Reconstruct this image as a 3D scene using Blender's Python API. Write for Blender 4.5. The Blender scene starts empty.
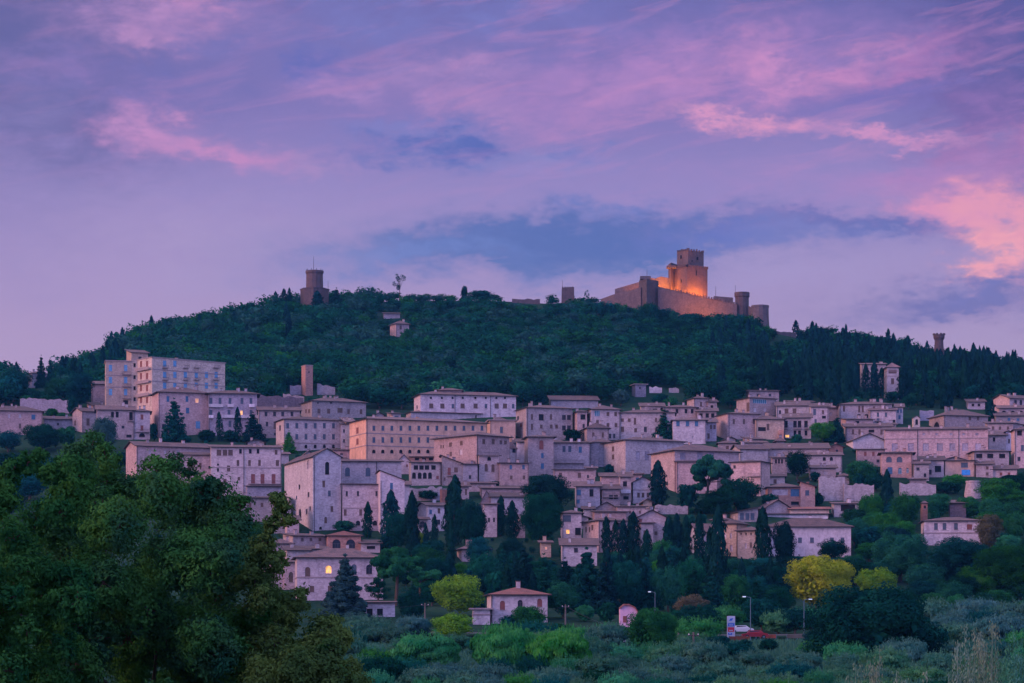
import bpy, math, random
import numpy as np
from mathutils import Vector, Matrix, noise as mnoise
HAZE = 4e-5
rnd = random.Random(11)
S = bpy.context.scene
COL = S.collection
F = 2409.0          # focal length in picture widths of 1024
HOR = 640.0         # row of the horizon
pi = math.pi

# ------------------------------------------------------------------ terrain
CREST = [(-700,400),(-60,394),(0,391),(60,384),(98,372),(116,351),(150,339),(200,328),(250,321),(300,307),(400,300),(500,301),
         (600,306),(700,315),(770,330),(830,342),(900,354),(960,364),(1024,377),(1200,400),(1700,420)]
PROF = [(8,1850),(40,909),(60,815),(100,738),(150,708),(250,675),(350,652),(450,630),(550,602),(600,577),(650,549),(700,521),(750,494),
        (800,466),(850,440),(900,418),(950,400)]
def interp(t, x):
    if x <= t[0][0]: return t[0][1]
    for (a, b), (c, d) in zip(t, t[1:]):
        if x <= c: return b + (d-b)*(x-a)/(c-a)
    return t[-1][1]
def row_at(px, Y):
    if Y <= 950: return interp(PROF, Y)
    cr = interp(CREST, px)
    g = min(1.0, (Y-950)/350.0)
    g = g**0.93
    r = 400 + (cr-400)*g
    if Y > 1300: r += (Y-1300)*0.10
    return r
def depth(px, row):
    lo, hi = 30.0, 1300.0
    for _ in range(40):
        m = (lo+hi)/2
        if row_at(px, m) > row: lo = m
        else: hi = m
    return lo
def gz(x, y):
    y = max(y, 8.0)
    px = 512 + F*x/y
    return (HOR - row_at(px, y))*y/F
def W3(px, row, Y):
    return Vector(((px-512)*Y/F, Y, (HOR-row)*Y/F))

# ------------------------------------------------------------------ materials
MATS = {}
def new_mat(name):
    m = bpy.data.materials.new(name); m.use_nodes = True
    nt = m.node_tree; b = nt.nodes['Principled BSDF']
    b.inputs['Roughness'].default_value = 0.85
    b.inputs['Specular IOR Level'].default_value = 0.25
    MATS[name] = m
    return m, nt, b
def nd(nt, t, **kw):
    n = nt.nodes.new(t)
    for k, v in kw.items():
        if k.startswith('i_'): n.inputs[int(k[2:])].default_value = v
        else: setattr(n, k, v)
    return n
def c4(c, f=1.0): return (c[0]*f, c[1]*f, c[2]*f, 1)
def mixc(nt, fac, a, b, mode='MIX'):
    n = nt.nodes.new('ShaderNodeMix'); n.data_type = 'RGBA'; n.blend_type = mode
    if isinstance(fac, (int, float)): n.inputs[0].default_value = fac
    else: nt.links.new(fac, n.inputs[0])
    for v, i in ((a, 6), (b, 7)):
        if isinstance(v, tuple): n.inputs[i].default_value = v
        else: nt.links.new(v, n.inputs[i])
    return n.outputs[2]
def objcoord(nt, scale=(1,1,1)):
    tc = nd(nt, 'ShaderNodeTexCoord'); oi = nd(nt, 'ShaderNodeObjectInfo')
    ad = nd(nt, 'ShaderNodeVectorMath', operation='ADD')
    mu = nd(nt, 'ShaderNodeMath', operation='MULTIPLY'); mu.inputs[1].default_value = 97.0
    nt.links.new(oi.outputs['Random'], mu.inputs[0])
    nt.links.new(tc.outputs['Object'], ad.inputs[0]); nt.links.new(mu.outputs[0], ad.inputs[1])
    mp = nd(nt, 'ShaderNodeMapping'); mp.inputs['Scale'].default_value = scale
    nt.links.new(ad.outputs[0], mp.inputs[0])
    return mp.outputs[0], oi
def noise(nt, vec, scale, detail=4, rough=.6):
    n = nd(nt, 'ShaderNodeTexNoise'); n.inputs['Scale'].default_value = scale
    n.inputs['Detail'].default_value = detail; n.inputs['Roughness'].default_value = rough
    nt.links.new(vec, n.inputs['Vector'])
    return n.outputs['Fac']
def ramp(nt, v, a, b):
    n = nd(nt, 'ShaderNodeMapRange'); n.inputs[1].default_value = a; n.inputs[2].default_value = b
    nt.links.new(v, n.inputs[0]); return n.outputs[0]
def wall_mat(name, col, dark=.55, block=True):
    m, nt, b = new_mat(name)
    v, oi = objcoord(nt)
    n1 = noise(nt, v, .30, 6, .72); n2 = noise(nt, v, 1.6, 4, .7)
    vs, _ = objcoord(nt, (1, 1, .25)); n3 = noise(nt, vs, .7, 4, .6)
    c = mixc(nt, ramp(nt, n1, .35, .68), c4(col, .74), c4((col[0]*1.12, col[1]*1.08, col[2]*1.05)))
    c = mixc(nt, ramp(nt, n2, .46, .82), c, c4((col[0]*.62, col[1]*.55, col[2]*.52)))
    c = mixc(nt, ramp(nt, n3, .52, .80), c, c4((col[0]*.5, col[1]*.47, col[2]*.5)))
    if block:
        vb, _ = objcoord(nt, (.7, .7, 1.3))
        vo = nd(nt, 'ShaderNodeTexVoronoi'); vo.inputs['Scale'].default_value = 2.6; nt.links.new(vb, vo.inputs['Vector'])
        sp = nd(nt, 'ShaderNodeSeparateColor'); nt.links.new(vo.outputs['Color'], sp.inputs[0])
        c = mixc(nt, ramp(nt, sp.outputs[0], .55, 2.0), c, c4(col, 1.4))
        c = mixc(nt, ramp(nt, sp.outputs[1], .5, 1.7), c, c4(col, .4))
    # per building tone
    hv = nd(nt, 'ShaderNodeHueSaturation')
    nt.links.new(c, hv.inputs['Color'])
    nt.links.new(ramp(nt, oi.outputs['Random'], -1.2, 2.2), hv.inputs['Hue']) if False else None
    mr = nd(nt, 'ShaderNodeMapRange'); mr.inputs[3].default_value = .74; mr.inputs[4].default_value = 1.12
    ms = nd(nt, 'ShaderNodeMath', operation='MULTIPLY'); ms.inputs[1].default_value = 5.77; nt.links.new(oi.outputs['Random'], ms.inputs[0])
    mf = nd(nt, 'ShaderNodeMath', operation='FRACT'); nt.links.new(ms.outputs[0], mf.inputs[0])
    m3 = nd(nt, 'ShaderNodeMapRange'); m3.inputs[3].default_value = .72; m3.inputs[4].default_value = 1.22; nt.links.new(mf.outputs[0], m3.inputs[0]); nt.links.new(m3.outputs[0], hv.inputs['Saturation'])
    nt.links.new(oi.outputs['Random'], mr.inputs[0]); nt.links.new(mr.outputs[0], hv.inputs['Value'])
    nt.links.new(hv.outputs[0], b.inputs['Base Color'])
    bp = nd(nt, 'ShaderNodeBump'); bp.inputs['Strength'].default_value = .5; bp.inputs['Distance'].default_value = .15
    nt.links.new(n2, bp.inputs['Height']); nt.links.new(bp.outputs[0], b.inputs['Normal'])
    return m
def plain_mat(name, col, rough=.8, var=.25, scale=1.5, metal=0):
    m, nt, b = new_mat(name)
    v, oi = objcoord(nt)
    n1 = noise(nt, v, scale, 4)
    c = mixc(nt, ramp(nt, n1, .3, .7), c4(col, 1-var), c4(col, 1+var*.6))
    nt.links.new(c, b.inputs['Base Color'])
    b.inputs['Roughness'].default_value = rough; b.inputs['Metallic'].default_value = metal
    return m
def tile_mat(name, col, col2):
    m, nt, b = new_mat(name)
    v, oi = objcoord(nt)
    n1 = noise(nt, v, .5, 5, .7); n2 = noise(nt, v, 3.0, 3, .7)
    c = mixc(nt, ramp(nt, n1, .35, .65), c4(col), c4(col2))
    c = mixc(nt, ramp(nt, n2, .5, .8), c, c4(col, .45))
    w = nd(nt, 'ShaderNodeTexWave'); w.inputs['Scale'].default_value = .7; w.inputs['Distortion'].default_value = .6
    w.bands_direction = 'DIAGONAL'
    nt.links.new(v, w.inputs['Vector'])
    c = mixc(nt, ramp(nt, w.outputs['Fac'], .6, 1.6), c, c4(col, .4))
    hv = nd(nt, 'ShaderNodeHueSaturation'); nt.links.new(c, hv.inputs['Color'])
    mr = nd(nt, 'ShaderNodeMapRange'); mr.inputs[3].default_value = .75; mr.inputs[4].default_value = 1.2
    nt.links.new(oi.outputs['Random'], mr.inputs[0]); nt.links.new(mr.outputs[0], hv.inputs['Value'])
    nt.links.new(hv.outputs[0], b.inputs['Base Color'])
    bp = nd(nt, 'ShaderNodeBump'); bp.inputs['Strength'].default_value = .8; bp.inputs['Distance'].default_value = .2
    nt.links.new(n2, bp.inputs['Height']); nt.links.new(bp.outputs[0], b.inputs['Normal'])
    return m
def leaf_mat(name, col, col2, var=.35, transl=.25, sc=3.5):
    m, nt, b = new_mat(name)
    v, oi = objcoord(nt)
    tc = nd(nt, 'ShaderNodeTexCoord')
    n1 = noise(nt, tc.outputs['Object'], sc, 3, .6)
    c = mixc(nt, ramp(nt, n1, .36, .64), c4(col), c4(col2))
    hv = nd(nt, 'ShaderNodeHueSaturation'); nt.links.new(c, hv.inputs['Color'])
    mr = nd(nt, 'ShaderNodeMapRange'); mr.inputs[3].default_value = 1-var; mr.inputs[4].default_value = 1+var
    nt.links.new(oi.outputs['Random'], mr.inputs[0]); nt.links.new(mr.outputs[0], hv.inputs['Value'])
    mh = nd(nt, 'ShaderNodeMath', operation='MULTIPLY'); mh.inputs[1].default_value = 7.31
    nt.links.new(oi.outputs['Random'], mh.inputs[0])
    fr = nd(nt, 'ShaderNodeMath', operation='FRACT'); nt.links.new(mh.outputs[0], fr.inputs[0])
    m2 = nd(nt, 'ShaderNodeMapRange'); m2.inputs[3].default_value = .5-.045; m2.inputs[4].default_value = .5+.035
    nt.links.new(fr.outputs[0], m2.inputs[0]); nt.links.new(m2.outputs[0], hv.inputs['Hue'])
    nt.links.new(hv.outputs[0], b.inputs['Base Color'])
    b.inputs['Roughness'].default_value = .9; b.inputs['Specular IOR Level'].default_value = 0
    tr = nd(nt, 'ShaderNodeBsdfTranslucent'); nt.links.new(hv.outputs[0], tr.inputs['Color'])
    mx = nd(nt, 'ShaderNodeMixShader'); mx.inputs[0].default_value = transl
    nt.links.new(b.outputs[0], mx.inputs[1]); nt.links.new(tr.outputs[0], mx.inputs[2])
    out = [n for n in nt.nodes if n.type == 'OUTPUT_MATERIAL'][0]
    nt.links.new(mx.outputs[0], out.inputs[0])
    return m
def emit_mat(name, col, s):
    m, nt, b = new_mat(name)
    b.inputs['Base Color'].default_value = c4(col)
    v, oi = objcoord(nt); n1 = noise(nt, v, 1.5, 2)
    nt.links.new(mixc(nt, ramp(nt, n1, .35, .65), c4(col, .45), c4(col, 1.2)), b.inputs['Emission Color'])
    b.inputs['Emission Strength'].default_value = s
    return m

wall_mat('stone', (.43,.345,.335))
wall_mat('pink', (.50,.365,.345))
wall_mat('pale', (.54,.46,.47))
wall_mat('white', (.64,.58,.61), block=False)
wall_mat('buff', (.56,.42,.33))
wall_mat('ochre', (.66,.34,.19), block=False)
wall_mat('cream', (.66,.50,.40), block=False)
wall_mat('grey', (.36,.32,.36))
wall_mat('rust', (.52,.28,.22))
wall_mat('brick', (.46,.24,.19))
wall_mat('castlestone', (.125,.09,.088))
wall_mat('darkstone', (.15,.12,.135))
tile_mat('tile', (.20,.12,.11), (.10,.07,.075))
tile_mat('tile_pink', (.27,.155,.14), (.11,.082,.088))
tile_mat('tile_red', (.34,.13,.10), (.20,.09,.08))
plain_mat('eave', (.035,.028,.028))  # near black: shadow line under the roof edge put into the colour
plain_mat('trim', (.30,.23,.22))
plain_mat('lighttrim', (.7,.66,.68))
plain_mat('darkmetal', (.05,.05,.06), .5)
plain_mat('glass', (.015,.018,.03), .45, .4)
plain_mat('teal_glass', (.04,.17,.22), .4)
plain_mat('opening_shade', (.012,.012,.016), .9)  # dark pane standing in for the shade inside openings
plain_mat('blue_shutter', (.055,.14,.23)); plain_mat('clear_blue_shutter', (.12,.29,.44))
plain_mat('brightblue', (.06,.30,.62))
plain_mat('red_shutter', (.20,.07,.06))
plain_mat('brown_shutter', (.12,.075,.06))
plain_mat('grey_shutter', (.075,.10,.13))
plain_mat('frame', (.11,.09,.09))
emit_mat('lit', (1.0,.50,.12), 1.2)
emit_mat('lit_soft', (1.0,.45,.2), .5)
emit_mat('lamp_glow', (.75,.9,1.0), 1.2)

# ------------------------------------------------------------------ mesh collector
class MB:
    def __init__(s): s.v = []; s.f = []; s.m = []; s.slots = []
    def mi(s, mat):
        if mat not in s.slots: s.slots.append(mat)
        return s.slots.index(mat)
    def poly(s, pts, mat):
        b = len(s.v); s.v += [tuple(p) for p in pts]; s.f.append(tuple(range(b, b+len(pts)))); s.m.append(s.mi(mat))
    def hexa(s, p, mat):       # 8 points: bottom ring 0-3 (ccw seen from above), top ring 4-7
        b = len(s.v); s.v += [tuple(q) for q in p]; k = s.mi(mat)
        for f in ((3,2,1,0),(4,5,6,7),(0,1,5,4),(1,2,6,5),(2,3,7,6),(3,0,4,7)):
            s.f.append(tuple(b+i for i in f)); s.m.append(k)
    def box(s, x0, y0, z0, x1, y1, z1, mat):
        s.hexa([(x0,y0,z0),(x1,y0,z0),(x1,y1,z0),(x0,y1,z0),(x0,y0,z1),(x1,y0,z1),(x1,y1,z1),(x0,y1,z1)], mat)
    def tube(s, a, b, r0, r1, mat, n=6, cap=True):
        a = Vector(a); b = Vector(b); d = (b-a).normalized()
        u = d.orthogonal().normalized(); w = d.cross(u)
        k = s.mi(mat); o = len(s.v)
        for c, r in ((a, r0), (b, r1)):
            for i in range(n):
                t = 2*pi*i/n; s.v.append(tuple(c + (u*math.cos(t)+w*math.sin(t))*r))
        for i in range(n):
            j = (i+1) % n; s.f.append((o+i, o+j, o+n+j, o+n+i)); s.m.append(k)
        if cap:
            s.f.append(tuple(o+n+i for i in range(n))); s.m.append(k)
            s.f.append(tuple(o+i for i in reversed(range(n)))); s.m.append(k)
    def lathe(s, prof, mat, n=16, c=(0,0)):
        k = s.mi(mat); o = len(s.v)
        for r, z in prof:
            for i in range(n):
                t = 2*pi*i/n; s.v.append((c[0]+r*math.cos(t), c[1]+r*math.sin(t), z))
        for q in range(len(prof)-1):
            for i in range(n):
                j = (i+1) % n
                s.f.append((o+q*n+i, o+q*n+j, o+(q+1)*n+j, o+(q+1)*n+i)); s.m.append(k)
        s.f.append(tuple(o+(len(prof)-1)*n+i for i in range(n))); s.m.append(k)
    def mesh(s, name):
        me = bpy.data.meshes.new(name); me.from_pydata(s.v, [], s.f)
        for mt in s.slots: me.materials.append(MATS[mt])
        me.polygons.foreach_set('material_index', s.m); me.update()
        return me
    def build(s, name, parent=None, loc=None):
        o = bpy.data.objects.new(name, s.mesh(name)); COL.objects.link(o)
        if parent: o.parent = parent
        if loc is not None: o.location = loc
        return o
def tag(o, label=None, cat=None, group=None, kind=None):
    if label: o['label'] = label
    if cat: o['category'] = cat
    if group: o['group'] = group
    if kind: o['kind'] = kind
    return o
def empty(name, loc, rz=0):
    o = bpy.data.objects.new(name, None); COL.objects.link(o); o.location = loc; o.rotation_euler = (0, 0, rz)
    o.empty_display_size = .5
    return o
def part(name, me, parent, loc=(0,0,0), rz=0):
    o = bpy.data.objects.new(name, me); COL.objects.link(o); o.parent = parent; o.location = loc; o.rotation_euler = (0, 0, rz)
    return o
# ------------------------------------------------------------------ buildings
WC = {}
def arch_pts(w, h, n=8):
    r = w/2; zc = h - r
    return [(-r, 0), (r, 0)] + [(r*math.cos(t*pi/n), zc + r*math.sin(t*pi/n)) for t in range(n+1)]
KIND = {'d': ('glass', None), 'o': ('opening_shade', None), 'l': ('lit', None), 'm': ('lit_soft', None), 'b': ('glass', 'blue_shutter'),
        'B': ('glass', 'brightblue'), 'r': ('glass', 'red_shutter'), 'n': ('glass', 'brown_shutter'),
        'g': ('glass', 'grey_shutter'), 't': ('teal_glass', None), 'c': ('glass', 'clear_blue_shutter'), 'x': ('pale', None), 'y': ('grey', None)}
def window_meshes(kind, w, h):
    key = (kind, round(w*5)/5, round(h*5)/5)
    if key in WC: return WC[key]
    _, w, h = key
    w = max(w, .3); h = max(h, .3)
    arch = kind[0] == 'a' and len(kind) > 1
    k = kind[1] if arch else kind[0]
    pane, shut = KIND[k]
    mb = MB()
    ys = .17
    pts = arch_pts(w, h) if arch else [(-w/2, 0), (w/2, 0), (w/2, h), (-w/2, h)]
    mb.poly([(x, ys, z) for x, z in pts], pane)
    fr = 'lighttrim' if k in 'tlm' else 'frame'
    if k not in 'oxy':
        t = .07
        hh = h - (w/2 if arch else 0)
        mb.box(-w/2, ys-.06, 0, -w/2+t, ys-.004, hh, fr); mb.box(w/2-t, ys-.06, 0, w/2, ys-.004, hh, fr)
        mb.box(-w/2+t, ys-.06, 0, w/2-t, ys-.004, t, fr); mb.box(-w/2+t, ys-.06, hh-t, w/2-t, ys-.004, hh, fr)
        n = max(1, int(w/.95))
        for i in range(n):
            x = -w/2 + w*(i+1)/(n+1) if n > 1 else 0
            mb.box(x-t/2, ys-.065, t, x+t/2, ys-.005, hh-t, fr)
    if k not in 'xy': mb.box(-w/2-.08, -.1, -.12, w/2+.08, -.003, -.004, 'trim')
    wm = mb.mesh('window')
    sm = None
    if shut:
        sb = MB()
        if arch:
            sb.poly([(x*.96, .05, z*.97+.02) for x, z in pts], shut)
        else:
            sb.box(-w/2+.02, .04, .03, -.015, .09, h-.03, shut); sb.box(.015, .04, .03, w/2-.02, .09, h-.03, shut)
        sm = sb.mesh('shutter')
    WC[key] = (wm, sm, w, h)
    return WC[key]

def wall_face(mb, O, X, L, z0, z1, holes, mat, inward):
    """O origin, X unit dir along the face, inward unit vector; holes (s0,s1,h0,h1,arch)"""
    O = Vector(O); X = Vector(X); I = Vector(inward); Z = Vector((0,0,1))
    flip = X.cross(Z).dot(-I) < 0
    def P(s, z, d=0): return O + X*s + Z*z + I*d
    def quad(a, b, c, d, m=mat):
        mb.poly((d, c, b, a) if flip else (a, b, c, d), m)
    xs = sorted({0.0, L} | {h[0] for h in holes} | {h[1] for h in holes})
    # column strips, merged vertically between the holes
    for a, b in zip(xs, xs[1:]):
        if b-a < 1e-6: continue
        hs = sorted([h for h in holes if h[0] <= a+1e-6 and h[1] >= b-1e-6], key=lambda h: h[2])
        z = z0
        for h in hs:
            if h[2] > z+1e-6: quad(P(a, z), P(b, z), P(b, h[2]), P(a, h[2]))
            z = max(z, h[3])
        if z < z1-1e-6: quad(P(a, z), P(b, z), P(b, z1), P(a, z1))
    for s0, s1, h0, h1, arch in holes:
        d = .2
        quad(P(s0,h0), P(s1,h0), P(s1,h0,d), P(s0,h0,d)); quad(P(s0,h1,d), P(s1,h1,d), P(s1,h1), P(s0,h1))
        quad(P(s0,h1), P(s0,h0), P(s0,h0,d), P(s0,h1,d)); quad(P(s1,h0), P(s1,h1), P(s1,h1,d), P(s1,h0,d))
        if arch:
            r = (s1-s0)/2; sc = (s0+s1)/2; zc = h1-r
            for sg in (1, -1):
                q = [P(sc+sg*r, h1)] + [P(sc+sg*r*math.cos(t*pi/12), zc+r*math.sin(t*pi/12)) for t in range(0, 7)]
                if (sg == 1) == flip: q.reverse()
                q = [p + I*.001 for p in q]
                mb.poly(q, mat)

def make_roof(mb, typ, W, D, H, rise, ov, mat, t=.24):
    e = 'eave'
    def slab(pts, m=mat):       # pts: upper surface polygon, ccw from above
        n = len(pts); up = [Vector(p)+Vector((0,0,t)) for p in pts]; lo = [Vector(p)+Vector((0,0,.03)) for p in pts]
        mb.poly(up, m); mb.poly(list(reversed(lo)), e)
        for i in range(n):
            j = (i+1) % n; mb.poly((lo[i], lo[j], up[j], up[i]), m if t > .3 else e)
    a = ov
    if typ == 'r':
        k = rise/(D/2); z0 = H-k*a; zr = H+rise
        slab([(-a,-a,z0),(W+a,-a,z0),(W+a,D/2,zr),(-a,D/2,zr)])
        slab([(W+a,D+a,z0),(-a,D+a,z0),(-a,D/2,zr),(W+a,D/2,zr)])
    elif typ == 'g':
        k = rise/(W/2); z0 = H-k*a; zr = H+rise
        slab([(-a,-a,z0),(W/2,-a,zr),(W/2,D+a,zr),(-a,D+a,z0)])
        slab([(W/2,-a,zr),(W+a,-a,z0),(W+a,D+a,z0),(W/2,D+a,zr)])
    elif typ == 's':
        k = rise/D
        slab([(-a,-a,H-k*a),(W+a,-a,H-k*a),(W+a,D+a,H+rise+k*a),(-a,D+a,H+rise+k*a)])
    elif typ == 'sr':           # high at x=0, low at x=W
        k = rise/W
        slab([(-a,-a,H+rise+k*a),(W+a,-a,H-k*a),(W+a,D+a,H-k*a),(-a,D+a,H+rise+k*a)])
    elif typ == 'sl':
        k = rise/W
        slab([(-a,-a,H-k*a),(W+a,-a,H+rise+k*a),(W+a,D+a,H+rise+k*a),(-a,D+a,H-k*a)])
    elif typ == 'h':
        m_ = min(W, D)/2; k = rise/m_; z0 = H-k*a; zr = H+rise
        if W >= D:
            r1 = (m_, D/2, zr); r2 = (W-m_, D/2, zr)
            if W-2*m_ < .05: r2 = (m_+.05, D/2, zr)
            slab([(-a,-a,z0),(W+a,-a,z0),r2,r1]); slab([(W+a,D+a,z0),(-a,D+a,z0),r1,r2])
            slab([(-a,D+a,z0),(-a,-a,z0),r1]); slab([(W+a,-a,z0),(W+a,D+a,z0),r2])
        else:
            r1 = (W/2, m_, zr); r2 = (W/2, D-m_, zr)
            slab([(-a,-a,z0),(W+a,-a,z0),r1]); slab([(W+a,D+a,z0),(-a,D+a,z0),r2])
            slab([(-a,D+a,z0),(-a,-a,z0),r1,r2]); slab([(W+a,-a,z0),(W+a,D+a,z0),r2,r1])
    elif typ == 'f':
        mb.box(-a,-a,H+.003,W+a,D+a,H+.3,mat)

HOUSES = []; LABS = []
def rng(a, b, n): return [a+(b-a)*i/(n-1) for i in range(n)] if n > 1 else [a]
def house(label, xl, xc, xr, eave, base, roof='r', mat='stone', win=None, D=11, rise=None, ov=.75, rmat='tile', name='house',
          cat='house', group=None, sc=(), balc=(), chim=None, Y=None, bury=5, ysh=0, pipe=(), auto=None, th=None):
    Y = (Y or depth(xc, base)) + ysh
    zb = (HOR-base)*Y/F; ze = (HOR-eave)*Y/F; H = ze-zb
    C = Vector(((xc-512)*Y/F, Y, zb)); r = math.hypot(C.x, C.y); phi = math.atan((xc-512)/F)
    al = math.atan((xr-512)/F)-phi; be = phi-math.atan((xl-512)/F)
    Wd = D
    if be < 1e-5: th = 0.0
    elif th is not None: th = math.radians(th)
    elif be <= al:
        s = min(.78, math.tan(be)*r*math.cos(be)/D); th = be+math.asin(s)
    else:
        s = min(.98, max(.35, math.tan(al)*r*math.cos(al)/D)); th = math.acos(s)-al
    W = r*math.tan(al)/(math.cos(th)-math.tan(al)*math.sin(th))
    if be > 1e-5: D = r*math.tan(be)/(math.sin(th)-math.tan(be)*math.cos(th))
    root = empty(name, C, th-phi)
    tag(root, label, cat, group)
    b = Vector((math.cos(th-phi), math.sin(th-phi), 0)); a = Vector((-math.sin(th-phi), math.cos(th-phi), 0))
    def solve(face, px):
        d = b if face == 'B' else a
        # (C.x + s d.x - (px-512)/F (C.y + s d.y)) = 0
        q = (px-512)/F
        den = d.x-q*d.y
        s = (q*C.y-C.x)/den if abs(den) > 1e-6 else 0
        return s, C.y+s*d.y, abs(d.x-q*d.y)
    if rise is not None: rs = rise*Y/F
    else:
        half = {'r': D/2, 'g': W/2, 'h': min(W, D)/2, 's': D, 'sr': W, 'sl': W}.get(roof, 0)
        rs = half*(.33 if roof in 'rgh' else .22)
    # windows
    holes = {'A': [], 'B': []}; wl = []
    LEN = {'A': D, 'B': W}
    def add(face, s, z, w, h, kind):
        w = max(.45, w); h = max(.5, h)
        wm, sm, w, h = window_meshes(kind, w, h)
        if s-w/2 < .1 or s+w/2 > LEN[face]-.1 or z < .05 or z+h > H-.25: return
        for q in holes[face]:
            if s-w/2 < q[1]+.12 and s+w/2 > q[0]-.12 and z < q[3]+.12 and z+h > q[2]-.12: return
        holes[face].append((s-w/2, s+w/2, z, z+h, kind[0] == 'a' and len(kind) > 1))
        wl.append((face, s, z, wm, sm))
    for spec in (win or []):
        face, xs, ys, w, h, kind = spec
        for y_ in (ys if isinstance(ys, (list, tuple)) else [ys]):
            for x_ in (xs if isinstance(xs, (list, tuple)) else [xs]):
                s, yy, fc = solve(face, x_)
                z = (HOR-(y_+h/2))*yy/F-zb
                add(face, s, z, w*yy/F/max(fc, .3), h*yy/F, kind)
    if auto or win is None:
        au = auto or ('d', 'd', 'n', 'b', 'g')
        rr = random.Random(hash((xl*7, xc*13, eave)) & 0xffff)
        for face in 'BA':
            Ln = LEN[face]
            if Ln < 2.5 or (face == 'A' and be < 1e-5): continue
            nc = max(1, int(Ln/3.4)); ns = max(1, int((H-.6)/3.1))
            for i in range(nc):
                for j in range(ns):
                    if rr.random() < .22: continue
                    big = rr.random() < .15
                    add(face, Ln*(i+.5)/nc+rr.uniform(-.35, .35), H-2.35-j*3.1+rr.uniform(-.1, .1), 1.0 if not big else 1.5,
                        1.35 if not big else 1.5, rr.choice(au))
    mb = MB()
    wall_face(mb, (0,0,0), (1,0,0), W, -bury, H, holes['B'], mat, (0,1,0))
    wall_face(mb, (0,0,0), (0,1,0), D, -bury, H, holes['A'], mat, (1,0,0))
    mb.poly([(W,0,-bury),(W,D,-bury),(W,D,H),(W,0,H)], mat); mb.poly([(W,D,-bury),(0,D,-bury),(0,D,H),(W,D,H)], mat)
    if roof == 'r':
        mb.poly([(0,D,H),(0,0,H),(0,D/2,H+rs)], mat); mb.poly([(W,0,H),(W,D,H),(W,D/2,H+rs)], mat)
    elif roof == 'g':
        mb.poly([(0,0,H),(W,0,H),(W/2,0,H+rs)], mat); mb.poly([(W,D,H),(0,D,H),(W/2,D,H+rs)], mat)
    elif roof == 's':
        mb.poly([(0,D,H),(0,0,H),(0,D,H+rs)], mat); mb.poly([(W,0,H),(W,D,H),(W,D,H+rs)], mat); mb.poly([(W,D,H),(0,D,H),(0,D,H+rs),(W,D,H+rs)], mat)
    elif roof == 'sr':
        mb.poly([(0,0,H),(W,0,H),(0,0,H+rs)], mat); mb.poly([(W,D,H),(0,D,H),(0,D,H+rs)], mat); mb.poly([(0,D,H),(0,0,H),(0,0,H+rs),(0,D,H+rs)], mat)
    elif roof == 'sl':
        mb.poly([(0,0,H),(W,0,H),(W,0,H+rs)], mat); mb.poly([(W,D,H),(0,D,H),(W,D,H+rs)], mat); mb.poly([(W,0,H),(W,D,H),(W,D,H+rs),(W,0,H+rs)], mat)
    elif roof == 'n':
        mb.poly([(0,0,H),(W,0,H),(W,D,H),(0,D,H)], mat)
    mb.build('wall', root)
    if roof != 'n':
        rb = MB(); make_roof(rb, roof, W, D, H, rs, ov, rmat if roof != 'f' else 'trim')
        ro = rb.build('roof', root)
        nch = chim if chim is not None else (2 if W*D > 50 else 1) + (2 if W*D > 160 else 0)
        rr = random.Random(int(xc*31+eave*7))
        for i in range(nch):
            cx = rr.uniform(.15, .85)*W; cy = D*rr.uniform(.3, .6)
            if roof in 'rh': zt = H+rs*(1-abs(cy-D/2)/(D/2))
            elif roof == 'g': zt = H+rs*(1-abs(cx-W/2)/(W/2))
            elif roof == 'sr': zt = H+rs*(1-cx/W)
            elif roof == 'sl': zt = H+rs*cx/W
            elif roof == 's': zt = H+rs*cy/D
            else: zt = H
            cb = MB(); s_ = rr.uniform(.3, .5); hh = rr.uniform(.8, 1.5)
            cb.box(-s_,-s_*.8,-1.2,s_,s_*.8,hh,mat); cb.box(-s_-.1,-s_*.8-.1,hh+.003,s_+.1,s_*.8+.1,hh+.16,'tile')
            part('chimney', cb.mesh('chimney'), ro, (cx, cy, zt))
    for face, s, z, wm, sm in wl:
        if face == 'B': o = part('window', wm, root, (s, 0, z), 0)
        else: o = part('window', wm, root, (0, s, z), -pi/2)
        if sm: part('shutter', sm, o)
    if not pipe and H > 5 and W > 5 and name == 'house':
        cb = MB(); s_ = W-.25 if int(xc) % 2 else .25; cb.tube((s_, -.12, 0), (s_, -.12, H-.1), .07, .07, 'darkmetal', 5); cb.build('drainpipe', root)
    for row in sc:
        z = (HOR-row)*Y/F-zb
        cb = MB()
        if z > 0:
            # pieces butt against the corner
            zz = z
            cb.box(-.12, -.12, zz-.14, W+.12, -.004, zz+.14, 'trim'); cb.box(-.12, 0, zz-.14, -.004, D, zz+.14, 'trim')
            cb.build('string_course', root)
    for bl in balc:
        px0, px1, row = bl[:3]; face = bl[3] if len(bl) > 3 else 'B'; bm_ = bl[4] if len(bl) > 4 else 'darkmetal'
        s0 = solve(face, px0)[0]; s1, yy, _ = solve(face, px1)
        if s1 < s0: s0, s1 = s1, s0
        z = (HOR-row)*yy/F-zb
        cb = MB()
        cb.box(s0, -1.1, z-.15, s1, -.004, z, 'trim' if bm_ == 'darkmetal' else bm_)
        rb2 = MB()
        if bm_ == 'darkmetal':
            rb2.box(s0, -1.1, z+.85, s1, -1.04, z+.92, bm_)
            n = max(2, int((s1-s0)/.3))
            for i in range(n+1):
                x = s0+(s1-s0-.04)*i/n; rb2.box(x, -1.09, z+.003, x+.04, -1.05, z+.85, bm_)
        else:
            rb2.box(s0, -1.1, z+.003, s1, -1.0, z+.95, bm_)
        me1 = cb.mesh('balcony'); me2 = rb2.mesh('railing')
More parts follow.
